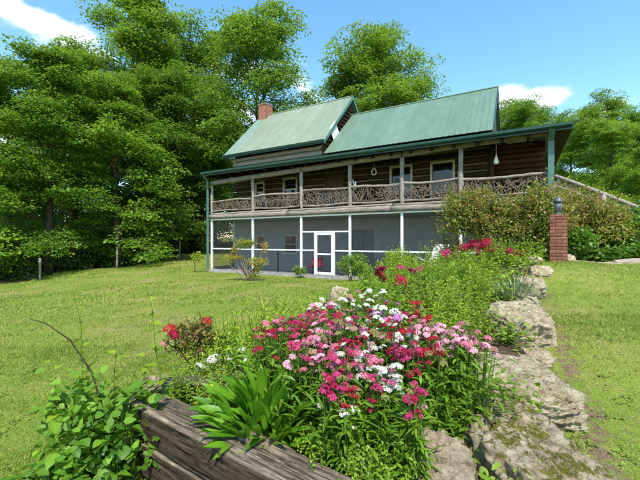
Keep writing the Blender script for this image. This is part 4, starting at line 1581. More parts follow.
def tree_meshes(seed, H, Rr, base, nl, leafL, leafmat, dens=1.0, droop=0.0, barkmat='bark', peak=.35, gap=0.0, lean=0.0):
    r = R(seed)
    tb = Tubes()
    LV = Leaves()
    m = 10
    s = np.linspace(0, 1, m)
    ph = r.uniform(0, 6, 2)
    tx = np.sin(s * 3 + ph[0]) * .012 * H - math.sin(ph[0]) * .012 * H + lean * s * H
    ty = np.sin(s * 2.4 + ph[1]) * .012 * H - math.sin(ph[1]) * .012 * H
    tr = np.stack([tx, ty, s * H * .93 - .15], 1)
    r0 = .0155 * H + .04
    tb.add(tr, r0 * (1 - s * .9) * (1 + .5 * np.exp(-s * 22)), 9)

    def trunk_at(h):
        q = (h + .15) / (H * .93)
        return np.array([np.interp(q, s, tr[:, k]) for k in range(3)]), r0 * (1 - q * .9)
    az = r.uniform(0, 6)
    for i in range(nl):
        f = (i + r.uniform(.1, .9)) / nl
        h = (base + (1 - base) * .93 * f ** .95) * H
        h = min(h, .90 * H)
        hr = (h / H - base) / (1 - base)
        az += 2.4 + r.normal() * .35
        prof = max(.22, 1 - ((hr - peak) / (.95 - .25 * peak)) ** 2)
        Ln = Rr * prof * r.uniform(.72, 1.12)
        el = math.radians(16 + 52 * hr + r.normal() * 12 - droop * 24 * (1 - hr))
        o, tr_r = trunk_at(h)
        d = np.array([math.cos(az) * math.cos(el), math.sin(az) * math.cos(el), math.sin(el)])
        q = np.linspace(0, 1, 6)
        side = np.array([-math.sin(az), math.cos(az), 0])
        bendz = -.22 * Ln * q ** 2 * (1 - hr * .6) + .10 * Ln * np.sin(q * PI)
        pts = o + d * (q * Ln)[:, None] + side * (np.sin(q * 3 + r.uniform(0, 6)) * .05 * Ln * q)[:, None]
        pts[:, 2] += bendz
        rb = min(tr_r * .55, .012 * Ln + .025)
        tb.add(pts, rb * (1 - q * .82), 6)
        nsub = int(6 + Ln * 1.7)
        ends = [(pts[-1], d, 1.0)]
        for k in range(nsub):
            qs = r.uniform(.22, .97)
            b0 = np.array([np.interp(qs, q, pts[:, c]) for c in range(3)])
            a2 = az + r.choice([-1, 1]) * r.uniform(.4, 1.3)
            l2 = Ln * r.uniform(.16, .44) * (1.25 - qs * .5)
            e2 = el * .6 + r.normal() * .5 + .1
            d2 = np.array([math.cos(a2) * math.cos(e2), math.sin(a2) * math.cos(e2), math.sin(e2)])
            e = b0 + d2 * l2
            e[2] -= .1 * l2
            tb.add([b0, (b0 + e) / 2 + np.array([0, 0, .06 * l2]), e], [rb * .38, rb * .26, rb * .1], 4)
            ends.append((e, d2, .8))
            if r.random() < .75:
                ends.append(((b0 * .45 + e * .55) + r.normal(size=3) * .2 * l2, d2, .75))
        for (c, dd, w) in ends:
            if r.random() < gap:
                continue
            rad = r.uniform(.34, 1.0) * w * (.55 + .055 * H)
            n = int(72 * dens * (rad / .8) ** 1.6 * (.2 / leafL) ** 1.2)
            spray(r, LV, c, rad, max(10, n), leafL, dd)
    # leader tuft
    for k in range(5):
        spray(r, LV, tr[-1] + r.normal(size=3) * .35, r.uniform(.5, .9), int(60 * dens), leafL, (0, 0, 1))
    return tb.mesh('trunk', barkmat), LV.mesh('crown', leafmat)


TREES = {}


def tree_kind(key, *a, **k):
    TREES[key] = tree_meshes(*a, **k)


tree_kind('maple', 11, 17, 5.0, .07, 30, .20, 'tree_leaf', dens=1.05, droop=.8, peak=.22)
tree_kind('maple_bright', 15, 14, 4.8, .05, 27, .19, 'tree_leaf_bright', dens=1.1, droop=1.0, peak=.2)
tree_kind('poplar', 23, 24, 5.2, .22, 32, .22, 'tree_leaf', dens=.95, gap=.14, peak=.35)
tree_kind('oak', 37, 18, 6.2, .18, 30, .21, 'tree_leaf', dens=1.0, peak=.45, gap=.05)
tree_kind('open', 41, 21, 6.4, .18, 32, .21, 'tree_leaf', dens=.95, gap=.14, peak=.45, barkmat='bark_dark')
tree_kind('deep', 53, 16, 4.8, .08, 28, .20, 'tree_leaf_deep', dens=1.0, droop=.5, peak=.3)


tree_kind('round', 67, 17, 7.4, .10, 40, .21, 'tree_leaf', dens=1.25, peak=.5)
TREES['roundlight'] = (TREES['round'][0], TREES['round'][1].copy())
TREES['roundlight'][1].materials[0] = MATS['tree_leaf_bright']


def plant_tree(kind, px, Y, s, rz, label, group, sz=None, dz=0.0):
    X = (px - 320) / 350 * Y
    o = empty('tree', (X, Y, g1(X, Y) + dz), rz, s)
    if sz:
        o.scale = (s, s, s * sz)
    tm, cm = TREES[kind]
    put('trunk', tm, o)
    put('crown', cm, o)
    tag(o, label, 'tree', group)


LG = 'trees of the wood left of the lawn'
BG = 'trees behind the cabin'
RG = 'trees beyond the right end of the cabin'
trees = [
    # front row of the wood edge, left to right (image x, distance, scale, turn, label)
    ('maple_bright', -45, 20.5, .90, 0.3, 'bright green maple cut off by the left edge, nearest of the wood', LG),
    ('maple', 48, 23.5, .86, 1.2, 'broad maple with low layered branches over the leftmost fence post', LG),
    ('maple_bright', 118, 26.5, 1.02, 2.5, 'bright green maple at the wood edge over the second fence post', LG),
    ('deep', 163, 30.5, 1.0, 0.9, 'dark green tree at the wood edge beside the pale fence post', LG),
    ('maple', 203, 36, 0.92, 4.0, 'layered maple at the wood edge just left of the cabin corner', LG),
    # second row
    ('poplar', 8, 29, 0.72, 2.2, 'tall dark-trunked tree rising behind the leftmost maple', LG),
    ('poplar', 75, 31, 0.78, 5.1, 'tall tree in the wood with its top beside the left white cloud', LG),
    ('poplar', 150, 34, 1.02, 3.1, 'tallest slender tree of the wood, its top cut off by the upper edge', LG),
    ('open', 193, 40, 1.12, 1.0, 'loose tall tree standing between the wood and the chimney tree', LG),
    # third row
    ('deep', -20, 38, 1.12, 2.0, 'dark tree deep in the wood at the far left', LG),
    ('oak', 60, 42, 1.02, 1.1, 'dark rounded tree deep in the wood behind the tall poplars', LG),
    ('deep', 115, 43, 1.3, 4.4, 'dark tree deep in the wood behind the bright maple', LG),
    ('maple', 165, 48, 1.05, 0.5, 'leafy tree deep in the wood above the pale fence post', LG),
    ('deep', 215, 52, 1.05, 5.4, 'dark low tree deep in the wood seen past the cabin corner', LG),
    # behind the cabin
    ('open', 262, 33, 1.02, 2.7, 'tall open-crowned tree rising directly behind the brick chimney', BG),
    ('round', 380, 44, 1.22, 0.2, 'broad round-crowned tree behind the middle of the roof', BG),
    ('maple', 300, 50, 0.98, 3.0, 'low leafy tree seen over the left roof beside the chimney tree', BG),
    ('deep', 334, 56, 1.05, 3.7, 'small tree between the chimney tree and the round-crowned tree', BG),
    ('round', 530, 44, 0.76, 1.9, 'rounded tree seen above the right end of the porch roof', BG),
    ('round', 508, 50, 0.86, 0.9, 'tree top showing just right of the high roof gable', BG),
    ('deep', 425, 62, 0.9, 0.5, 'small tree hidden mostly behind the right half of the roof', BG),
    # right side
    ('roundlight', 598, 30, 0.52, 4.1, 'bright layered tree right of the porch roof end', RG),
    ('roundlight', 634, 38, 0.60, 2.8, 'dense tree at the right edge behind the layered ones', RG),
    ('maple', 668, 27, 0.52, 5.0, 'layered tree cut off by the right edge above the stair rail', RG),
    ('deep', 572, 52, 0.85, 1.4, 'far tree filling the gap right of the porch roof corner', RG),
    ('maple_bright', 655, 20, 0.36, 0.8, 'small bright tree with low branches at the right edge', RG),
    ('maple_bright', 612, 24, 0.52, 2.9, 'low spreading tree between the stair rail and the dense tree', RG),
    ('deep', 690, 46, 1.0, 2.2, 'far dark tree at the extreme right edge', RG),
]
for t in trees:
    plant_tree(*t)

# ------------------------------------------------------------------ shrubs


def foliage(r, LV, c, rad, n, L, tpl=T_KITE, w=.55, shell=.55, lvm=.45, lvs=.22, upn=.7, bend=0.0, clumps=0, dirup=.0):
    """leaves through an ellipsoid, gathered in sub-clumps so that light and dark masses show"""
    rad = np.array(rad, float)
    c = np.array(c, float)
    if clumps:
        cd = rand_dirs(r, clumps)
        cd[:, 2] = np.where(cd[:, 2] < -.35, -cd[:, 2], cd[:, 2])
        cc = cd * r.uniform(shell, 1.0, (clumps, 1))
        ctone = r.normal(size=clumps) * .14
        k = r.integers(0, clumps, n)
        u = cc[k] + r.normal(size=(n, 3)) * (.9 / clumps ** .5)
        tone = ctone[k]
    else:
        dd = rand_dirs(r, n)
        u = dd * (r.uniform(shell ** 3, 1, (n, 1)) ** (1 / 3))
        tone = 0
    P = c + u * rad
    o = nrm(u)
    Nn = nrm(o * .7 + np.array([0, 0, upn]) + r.normal(size=(n, 3)) * .45)
    Dd = nrm(o * .6 + r.normal(size=(n, 3)) * .7 + np.array([0, 0, dirup]))
    s = L * r.uniform(.6, 1.3, n)
    lv = np.clip(lvm + tone + r.normal(size=n) * lvs + u[:, 2] * .15, 0, 1)
    LV.add(tpl, P, Dd, Nn, s, s * w, lv, bend)


def shrub(name, label, cat, x, y, rad, n, L, mat, seed, z=None, tpl=T_KITE, w=.55, blobs=4, group=None, stems=8, lift=.0, lvm=.45, lvs=.22, sprigs=40, stemmat='bark', base=None):
    r = R(seed)
    z = (g1(x, y) if z is None else z)
    o = empty(name, (x, y, z))
    LV = Leaves()
    rx, ry, rz = rad
    tb = Tubes()
    n0 = int(n * .75)
    for k in range(blobs):
        a = r.uniform(0, 2 * PI)
        q = r.uniform(.15, .55) if blobs > 1 else 0
        f = r.uniform(.42, .7) if blobs > 1 else 1
        cz = lift + rz * r.uniform(.62, 1.28)
        c = (math.cos(a) * rx * q, math.sin(a) * ry * q, cz)
        foliage(r, LV, c, (rx * f, ry * f, rz * r.uniform(.55, .9)), n0 // blobs, L, tpl, w, .5, lvm, lvs, clumps=26)
    # leafy shoots that break the outline
    for k in range(sprigs):
        d = rand_dirs(r, 1)[0]
        d[2] = abs(d[2]) * .9 + .15
        d /= np.linalg.norm(d)
        b0 = np.array([0, 0, lift + rz * .85]) + d * np.array([rx, ry, rz]) * .7
        ln = min(rx, rz) * r.uniform(.25, .6)
        m = max(6, int(n * .25 / sprigs))
        t = r.random(m)
        dd = nrm(d + np.array([0, 0, .35]) + r.normal(size=3) * .3)
        P = b0 + dd * (t * ln)[:, None] - np.array([0, 0, 1.]) * (t ** 2 * ln * .25)[:, None]
        D2 = nrm(dd * .5 + r.normal(size=(m, 3)) * .8)
        Nn = nrm(np.array([0, 0, 1.]) + r.normal(size=(m, 3)) * .5)
        s = L * r.uniform(.6, 1.1, m)
        LV.add(tpl, P + D2 * L * .2, D2, Nn, s, s * w, np.clip(lvm + .12 + t * .2 + r.normal(size=m) * lvs, 0, 1))
        tb.add([b0 - d * .3 * rz, b0, b0 + dd * ln * .9 - np.array([0, 0, ln * .2])], [.008, .006, .002], 4)
    for k in range(stems):
        a = r.uniform(0, 2 * PI)
        e = np.array([math.cos(a) * rx * .6, math.sin(a) * ry * .6, lift + rz * r.uniform(.7, 1.3)])
        tb.add([(0.04 * math.cos(a), 0.04 * math.sin(a), -.08), e * .5 * np.array([.7, .7, 1.2]), e], np.array([.022, .016, .006]) * min(1, rz * 1.1 + .05), 5)
    put('stems', tb.mesh('stems', stemmat), o)
    put('foliage', LV.mesh('foliage', mat), o)
    tag(o, label, cat, group)
    return o


SG = 'russet shrubs at the porch corner'
shrub('russet_shrub', 'large russet and green shrub against the porch railing, left of the pier', 'shrub', 4.6, 9.7, (1.25, .95, 1.30), 12000, .082, 'russet_leaf', 1, z=.25, blobs=6, group=SG, lift=.10, sprigs=70)
shrub('russet_shrub', 'tall russet shrub directly behind the brick pier', 'shrub', 5.95, 9.7, (1.05, .9, 1.28), 11000, .082, 'russet_leaf', 2, z=.42, blobs=6, group=SG, lift=.10, sprigs=70)
shrub('russet_shrub', 'yellowish russet shrub below the stair rail right of the pier', 'shrub', 7.6, 9.9, (1.1, .8, 1.08), 9000, .082, 'russet_leaf', 3, z=.75, blobs=5, group=SG, lvm=.5, sprigs=60)
shrub('russet_shrub', 'small brown shrub at the left foot of the russet shrubs', 'shrub', 3.65, 10.0, (.60, .6, .85), 3400, .055, 'russet_leaf', 4, z=.05, blobs=3, group=SG, lvm=.70)
GG = 'green shrubs on the bank right of the cabin'
shrub('green_shrub', 'fresh green shrub with broad leaves behind the brick pier lantern', 'shrub', 6.65, 9.3, (.70, .5, .52), 3000, .085, 'bank_leaf', 5, z=.85, tpl=T_OVATE, w=.6, blobs=3, group=GG)
shrub('green_shrub', 'broad leaved green vine shrub climbing the lower stair rail', 'shrub', 9.05, 10.3, (.95, .6, .72), 4200, .095, 'bank_leaf', 6, z=1.0, tpl=T_OVATE, w=.7, blobs=5, group=GG)
shrub('green_shrub', 'bright yellow-green shrub behind the stair rail', 'shrub', 10.2, 13.4, (1.7, .9, .95), 5200, .085, 'feathery_leaf', 7, z=1.6, blobs=5, group=GG)
shrub('green_shrub', 'green shrub at the right edge above the path', 'shrub', 10.4, 10.6, (1.1, .7, .72), 4200, .09, 'bank_leaf', 8, z=1.2, tpl=T_OVATE, w=.65, blobs=5, group=GG)
HG = 'bushes in front of the screened porch'
shrub('bush', 'olive green bush beside the white screen door', 'bush', 1.25, 13.9, (.72, .6, .62), 3200, .075, 'weed_leaf', 9, blobs=3, group=HG, z=-.3, w=.45)
shrub('bush', 'taller light green bush with upright shoots, right of the olive bush', 'bush', 2.75, 12.4, (.95, .7, .66), 4200, .075, 'feathery_leaf', 10, blobs=4, group=HG, z=-.25, w=.5, tpl=T_LANCE)
shrub('bush', 'small dark green tuft at the porch sill left of the screen door', 'bush', -.95, 15.95, (.36, .3, .30), 1100, .07, 'lance_leaf', 12, blobs=2, group=HG, w=.4, tpl=T_LANCE)
shrub('sapling', 'spindly sapling in the grass just left of the cabin corner', 'sapling', -6.75, 19.0, (.28, .25, .42), 260, .11, 'feathery_leaf', 13, blobs=2, stems=4, lift=.35, sprigs=8)


def azalea():
    x, y = -3.0, 14.4
    z = g1(x, y)
    o = empty('pruned_azalea', (x, y, z))
    r = R(19)
    tb, LV = Tubes(), Leaves()
    pads = [((-.12, .0, 1.42), (.46, .34, .24), 900, .3), ((-.52, .05, .88), (.42, .3, .17), 620, .62), ((.42, -.05, .72), (.40, .3, .22), 640, .6),
            ((.36, 0, .38), (.26, .22, .26), 380, .3), ((.70, .1, 1.28), (.20, .18, .26), 200, .85), ((-.55, .1, 1.20), (.16, .14, .14), 120, .8), ((.22, -.1, .12), (.26, .2, .14), 260, .3)]
    for (c, rad, n, lvm) in pads:
        foliage(r, LV, c, rad, n, .075, T_LANCE, .42, .4, lvm, .2, clumps=12, dirup=.6)
        c = np.array(c)
        for k in range(3):
            e = c + r.normal(size=3) * np.array(rad) * .4
            mid = e * np.array([.45, .45, .5]) + r.normal(size=3) * .06
            tb.add([(r.normal() * .06 + .15, r.normal() * .04, -.1), mid, e], [.026, .019, .007], 5)
    put('stems', tb.mesh('stems', 'twig'), o)
    put('foliage', LV.mesh('foliage', 'azalea_leaf'), o)
    tag(o, 'pruned azalea with bare stems and yellow-green leaf pads in front of the screened porch', 'shrub')


azalea()


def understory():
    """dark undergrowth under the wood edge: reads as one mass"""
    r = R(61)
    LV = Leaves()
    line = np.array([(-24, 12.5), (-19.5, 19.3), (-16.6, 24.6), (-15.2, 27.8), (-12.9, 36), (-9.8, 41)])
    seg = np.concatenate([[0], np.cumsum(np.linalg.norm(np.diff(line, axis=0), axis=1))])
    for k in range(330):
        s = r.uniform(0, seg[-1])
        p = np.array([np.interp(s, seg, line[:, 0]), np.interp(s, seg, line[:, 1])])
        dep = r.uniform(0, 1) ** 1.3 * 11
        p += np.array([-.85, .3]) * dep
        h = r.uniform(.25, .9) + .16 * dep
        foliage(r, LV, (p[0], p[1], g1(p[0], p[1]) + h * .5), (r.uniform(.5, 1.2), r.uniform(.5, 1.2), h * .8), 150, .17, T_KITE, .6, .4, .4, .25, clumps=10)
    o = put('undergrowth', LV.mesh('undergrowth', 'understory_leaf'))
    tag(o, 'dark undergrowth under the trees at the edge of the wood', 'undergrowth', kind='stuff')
    # the depth of the wood, and the woods that close the view behind the cabin: far masses of foliage
    LV = Leaves()
    for k in range(640):
        f = r.random()
        if f < .55:
            x, y = r.uniform(-75, -8), r.uniform(48, 66)
        elif f < .75:
            x, y = r.uniform(-75, -34), r.uniform(22, 50)
        else:
            x, y = r.uniform(-8, 75), r.uniform(64, 80)
        h = r.uniform(1.0, 9.0)
        if k > 420:
            x, y, h = r.uniform(-58, -17), r.uniform(34, 50), r.uniform(.4, 3.5)
        foliage(r, LV, (x, y, g1(x, y) + h), (r.uniform(1.6, 3), r.uniform(1.6, 3), r.uniform(1.2, 2.4)), 130, .42, T_KITE, .65, .4, .4, .25, clumps=10)
    o = put('far_wood', LV.mesh('far_wood', 'tree_leaf_deep'))
    tag(o, 'far dark mass of the wood behind the trees', 'wood', kind='stuff')
    # groundcover on the bank at the right
    LV = Leaves()
    n = 26000
    P = np.stack([r.uniform(5.6, 13.5, n), r.uniform(9.0, 12.6, n)], 1)
    keep = (P[:, 1] > 9.35 + .08 * np.sin(P[:, 0] * 3)) & (P[:, 0] > 5.9)
    P = P[keep]
    n = len(P)
    z = gh(P[:, 0], P[:, 1]) + r.uniform(.02, .36, n) + .10 * np.sin(P[:, 0] * 4) * np.sin(P[:, 1] * 5)
    Dd = nrm(rand_dirs(r, n, .4) + np.array([0, -.3, .1]))
    Nn = nrm(np.array([0, -.3, 1]) + r.normal(size=(n, 3)) * .4)
    s = r.uniform(.06, .13, n)
    LV.add(T_OVATE, np.stack([P[:, 0], P[:, 1], z], 1), Dd, Nn, s, s * .75, np.clip(r.normal(.5, .24, n), 0, 1))
    o = put('groundcover', LV.mesh('groundcover', 'bank_leaf'))
    tag(o, 'leafy green groundcover on the bank above the path', 'groundcover', kind='stuff')


understory()

# ------------------------------------------------------------------ flower bed


def head_mesh(seed, mat, rad=.043, nf=24, fl=.0135):
    """a domed sweet-william head of small five-petalled florets"""
    r = R(seed)
    LVs, V, F, k = [], [], [], 0
    g = (1 + 5 ** .5) / 2
    for i in range(nf):
        t = (i + .5) / nf
        el = math.acos(1 - t * .95)
        az = 2 * PI * i / g + r.normal() * .15
        n = np.array([math.sin(el) * math.cos(az), math.sin(el) * math.sin(az), math.cos(el)])
        c = n * np.array([rad, rad, rad * .62]) * (1 + r.normal() * .08)
        n = nrm(n + np.array([0, 0, .5]) + r.normal(size=3) * .15)
        a = nrm(np.cross(n, np.array([.3, .7, .2]) + r.normal(size=3) * .1))
        b = np.cross(n, a)
        s = fl * r.uniform(.8, 1.2)
        ph = r.uniform(0, 6)
        V.append(c[None] - n * .002)
        LVs.append([0.0])
        base = k
        k += 1
        for p in range(5):
            an = ph + p * 2 * PI / 5
            pts = []
            for (q, ww) in ((.62, -.55), (1.0, -.32), (.9, 0), (1.0, .32), (.62, .55)):
                pts.append(c + s * q * (a * math.cos(an + ww) + b * math.sin(an + ww)) + n * (.004 + r.normal() * .001) * q)
            V.append(np.array(pts))
            LVs.append([.5, 1.0, .75, 1.0, .5])
            F += [(base, k, k + 1), (base, k + 1, k + 2), (base, k + 2, k + 3), (base, k + 3, k + 4)]
            k += 5
    return np_mesh('flower_head', np.concatenate(V), np.array(F), mat, np.concatenate(LVs))


HEADS = {}
for ci, cn in enumerate(('crimson', 'scarlet', 'magenta', 'pink', 'palepink', 'white', 'purple', 'yellow', 'bud', 'faded')):
    HEADS[cn] = [head_mesh(500 + ci * 10 + k, 'petal_' + cn, [.040, .047, .034][k], [24, 30, 18][k]) for k in range(3)]


def rel_h(y):
    return np.interp(y, [285, 300, 350, 400, 440], [-.40, -.46, -.62, -.73, -.85])


def sweet_william(label, px, py, cols, n, spread, seed, hs=1.0, group='sweet williams in the bed'):
    """one plant, its head mass centred where sight line (px, py) meets head height"""
    r = R(seed)
    px = 377 + (px - 383) * .88
    py = 301 + (py - 291) * .93
    spread *= .9
    h = rel_h(py)
    Y = 350 * -h / (py - 239.5)
    X = (px - 320) / 350 * Y
    n = int(n * 3.2)
    zb = b1(X, Y)
    ztop = CAMH + h
    o = empty('sweet_william', (X, Y, zb))
    tb, LV = Tubes(), Leaves()
    for i in range(n):
        a, q = r.uniform(0, 2 * PI), math.sqrt((i + .5) / n) * spread
        e = np.array([math.cos(a) * q, math.sin(a) * q, ztop - zb + r.normal() * .045 - q * q * 1.2])
        b0 = np.array([e[0] * .35, e[1] * .35, 0])
        tb.add([b0, (b0 + e) / 2 + np.array([0, 0, .03]), e - np.array([0, 0, .012])], [.0035, .003, .0025], 4)
        f = bpy.data.objects.new('flower_head', HEADS[('bud' if r.random() < .09 else 'faded' if r.random() < .07 else cols[int(r.integers(0, len(cols)))])][int(r.integers(0, 3))])
        link(f, o)
        f.location = e
        f.rotation_euler = (r.normal() * .28 - e[1] * .6, r.normal() * .28 + e[0] * .6, r.uniform(0, 6))
        s = r.uniform(.34, .62) * hs
        f.scale = (s, s, s)
        m = 6
        t = r.uniform(.1, .95, m)
        P = b0 + (e - b0) * t[:, None]
        Dd = nrm(rand_dirs(r, m, .3) + np.array([0, 0, .35]))
        Ls = r.uniform(.05, .095, m)
        LV.add(T_LANCE, P, Dd, np.tile([0, 0, 1.], (m, 1)) + r.normal(size=(m, 3)) * .2, Ls, Ls * .2, np.clip(r.normal(.42, .2, m), 0, 1), .35)
    m = 70 + n * 12
    P = np.stack([r.normal(size=m) * spread * .7, r.normal(size=m) * spread * .7, r.uniform(.0, 1, m) * (ztop - zb) * .88], 1)
    Dd = nrm(rand_dirs(r, m, .5) + np.array([0, 0, .5]))
    Ls = r.uniform(.06, .12, m)
    LV.add(T_LANCE, P, Dd, np.tile([0, 0, 1.], (m, 1)) + r.normal(size=(m, 3)) * .3, Ls, Ls * .18, np.clip(r.normal(.35, .2, m), 0, 1), .35)
    put('stems', tb.mesh('stems', 'stem_green'), o)
    put('foliage', LV.mesh('foliage', 'lance_leaf'), o)
    tag(o, label, 'flowers', group)


SW = [
    ('dark red sweet william with small loose heads at the left end of the flower mass', 264, 325, ['crimson', 'crimson', 'pink'], 9, .15),
    ('crimson sweet william beside the lawn, back left of the pink mass', 290, 312, ['crimson', 'magenta'], 10, .16),
    ('deep pink sweet william at the top left of the flower mass', 316, 308, ['magenta', 'crimson', 'pink'], 11, .16),
    ('salmon pink sweet william just above the big bright leaf clump', 300, 348, ['pink', 'magenta', 'palepink'], 11, .12),
    ('pink sweet william behind the salmon pink one', 326, 328, ['pink', 'palepink', 'pink'], 9, .12),
    ('magenta sweet william right of the bright leaf clump', 336, 362, ['magenta', 'pink', 'magenta'], 9, .09),
    ('low crimson sweet william touching the right side of the leaf clump', 333, 388, ['crimson', 'magenta'], 6, .06),
    ('white sweet william on the skyline of the flower mass, left of its middle', 320, 297, ['white', 'palepink'], 6, .14),
    ('white sweet william at the back of the mass in front of the grey rock', 350, 295, ['white', 'white', 'pink'], 7, .15),
    ('magenta sweet william in the middle of the mass below the white ones', 352, 318, ['magenta', 'crimson', 'white'], 10, .14),
    ('white and red sweet william below the purple heads', 356, 342, ['white', 'crimson', 'pink'], 8, .11),
    ('sweet william with large purple heads at the middle of the mass', 374, 327, ['purple', 'white'], 4, .07),
    ('purple and white sweet william at the back right of the mass', 392, 302, ['purple', 'white', 'crimson'], 7, .13),
    ('tall white sweet william at the very back right of the mass', 378, 291, ['white'], 5, .12),
    ('red sweet william between the purple and the white heads', 392, 328, ['crimson', 'scarlet', 'white'], 9, .12),
    ('scarlet sweet william at the top right of the flower mass', 427, 308, ['scarlet', 'scarlet', 'crimson'], 9, .10),
    ('purple pink sweet william just left of the scarlet heads', 408, 312, ['purple', 'palepink', 'white'], 7, .10),
    ('pale pink sweet william left of the palest one', 440, 324, ['palepink', 'pink'], 12, .13),
    ('palest pink sweet william at the right end of the flower mass', 468, 330, ['palepink', 'palepink', 'pink'], 14, .14),
    ('white sweet william with crowded heads at the front of the mass', 390, 372, ['white', 'white', 'pink'], 11, .09),
    ('pink and white sweet william left of the crowded white heads', 372, 356, ['pink', 'white', 'magenta'], 9, .10),
    ('bright magenta sweet william at the front right of the mass', 418, 350, ['magenta', 'magenta', 'crimson'], 10, .10),
    ('crimson sweet william beside the bright magenta one', 442, 350, ['crimson', 'scarlet'], 7, .10),
    ('crimson sweet william below the crowded white heads', 388, 384, ['crimson', 'magenta'], 4, .07),
    ('white and red sweet william in front of the pale pink ones', 412, 334, ['white', 'crimson', 'palepink'], 9, .11),
    ('solitary low magenta sweet william above the pinkish boulder', 425, 402, ['magenta', 'magenta', 'crimson'], 4, .045),
    ('sparse pink sweet william right of the palest mass near the layered boulder', 497, 334, ['palepink', 'pink'], 5, .12),
    ('low red sweet william beside the white puffball seed head', 352, 396, ['scarlet', 'crimson', 'white'], 4, .05),
]
for i, (lab, px, py, cols, n, sp) in enumerate(SW):
    sweet_william(lab, px, py, cols, n, sp, 800 + i)


def leaf_part_meshes(name, tpl_kind, mat, n=4, seed=0):
    """single detailed leaf meshes, shared by many leaf objects; along +x, up +z"""
    out = []
    r = R(seed)
    for k in range(n):
        m = 7
        s = np.linspace(0, 1, m)
        if tpl_kind == 'lance':
            w = .14 * np.sin(np.clip(s * .93 + .06, 0, 1) * PI) ** .8
            arch = r.uniform(.25, .6)
            z = .32 * s - arch * s ** 2.2 * .7
        else:
            w = .36 * np.sin(np.clip(s ** .68 * .97 + .03, 0, 1) * PI) ** .85
            arch = r.uniform(.08, .3)
            z = .06 * s - arch * s ** 2
        V = np.zeros((m, 3, 3))
        V[:, :, 0] = s[:, None]
        V[:, 0, 1], V[:, 2, 1] = w, -w
        V[:, 1, 2] = z
        wave = r.normal(size=(m, 2)) * .012
        V[:, 0, 2] = z + w * .32 + wave[:, 0]
        V[:, 2, 2] = z + w * .32 + wave[:, 1]
        i = np.arange(m * 3).reshape(m, 3)
        F = np.concatenate([np.stack([i[:-1, c], i[:-1, c + 1], i[1:, c + 1], i[1:, c]], -1) for c in (0, 1)])
        lv = np.tile([.52, .68, .52], m) + r.normal() * .22
        out.append(np_mesh(name, V.reshape(-1, 3), F, mat, np.clip(lv, 0, 1), True))
    return out


def leaf_clump():
    Y = 1.93
    X = (268 - 320) / 350 * Y
    z = b1(X, Y)
    o = empty('leaf_clump', (X, Y, z))
    r = R(5)
    ms = leaf_part_meshes('leaf', 'lance', 'clump_leaf', 8, 3)
    n = 290
    for i in range(n):
        a = r.uniform(0, 2 * PI)
        q = math.sqrt(r.random()) * .23
        el = math.radians(np.clip(74 - q * 190 + r.normal() * 14, 5, 85))
        lz = r.uniform(.0, .30) * (1 - q * 2)
        b = bpy.data.objects.new('leaf', ms[int(r.integers(0, 8))])
        link(b, o)
        b.location = (math.cos(a) * q, math.sin(a) * q * .8, lz)
        b.rotation_euler = (r.normal() * .25, -el, a + r.normal() * .4)
        s = r.uniform(.15, .27)
        b.scale = (s, s * r.uniform(.55, .85), s)
    tag(o, 'big clump of glossy bright green strap leaves behind the front timber', 'plant')


leaf_clump()


def iris_clump():
    r = R(9)
    specs = [(2.95, 5.35, 1.0, 'grey-green strap leaved clump spilling over the edging stones'),
             (3.55, 6.25, .85, 'smaller grey-green strap leaved clump farther along the edging')]
    for (x, y, sc, lab) in specs:
        o = empty('strap_leaf_clump', (x, y, b1(x, y)))
        LV = Leaves()
        n = 170
        a = r.uniform(0, 2 * PI, n)
        el = np.radians(r.uniform(15, 80, n))
        q = r.uniform(0, .22, n) * sc
        P = np.stack([np.cos(a) * q, np.sin(a) * q, 0 * q], 1)
        D2 = np.stack([np.cos(a) * np.cos(el), np.sin(a) * np.cos(el), np.sin(el)], 1)
        L = r.uniform(.35, .62, n) * sc
        LV.add(T_STRAP, P, D2, np.stack([-np.cos(a) * np.sin(el), -np.sin(a) * np.sin(el), np.cos(el)], 1) + r.normal(size=(n, 3)) * .15, L, r.uniform(.014, .024, n), np.clip(r.normal(.5, .25, n), 0, 1), .42)
        put('foliage', LV.mesh('foliage', 'grey_strap_leaf'), o)
        tag(o, lab, 'plant', 'strap leaved clumps by the edging')


iris_clump()


def perennial_meshes(seed, H, ns, spread, leafL, mat, w=.2, per=34):
    r = R(seed)
    tb, LV = Tubes(), Leaves()
    for i in range(ns):
        a, q = r.uniform(0, 2 * PI), r.uniform(0, 1)
        b0 = np.array([math.cos(a) * q * spread * .4, math.sin(a) * q * spread * .4, 0])
        h = H * r.uniform(.7, 1.1)
        e = np.array([math.cos(a) * q * spread, math.sin(a) * q * spread, h])
        tb.add([b0, (b0 + e) / 2 + r.normal(size=3) * .02, e], [.004, .0035, .002], 4)
        t = np.linspace(.12, 1.0, per) + r.normal(size=per) * .01
        P = b0 + (e - b0) * t[:, None]
        az = np.arange(per) * 2.4 + r.uniform(0, 6)
        ez = np.radians(r.normal(18, 14, per) + 35 * t ** 3)
        Dd = np.stack([np.cos(az) * np.cos(ez), np.sin(az) * np.cos(ez), np.sin(ez)], 1)
        Ls = leafL * (1.15 - .65 * t) * r.uniform(.8, 1.2, per)
        LV.add(T_LANCE, P, Dd, np.tile([0, 0, 1.], (per, 1)) + r.normal(size=(per, 3)) * .25, Ls, Ls * w, np.clip(.28 + .45 * t + r.normal(size=per) * .13, 0, 1), .3)
    return tb.mesh('stems', 'stem_green'), LV.mesh('foliage', mat)


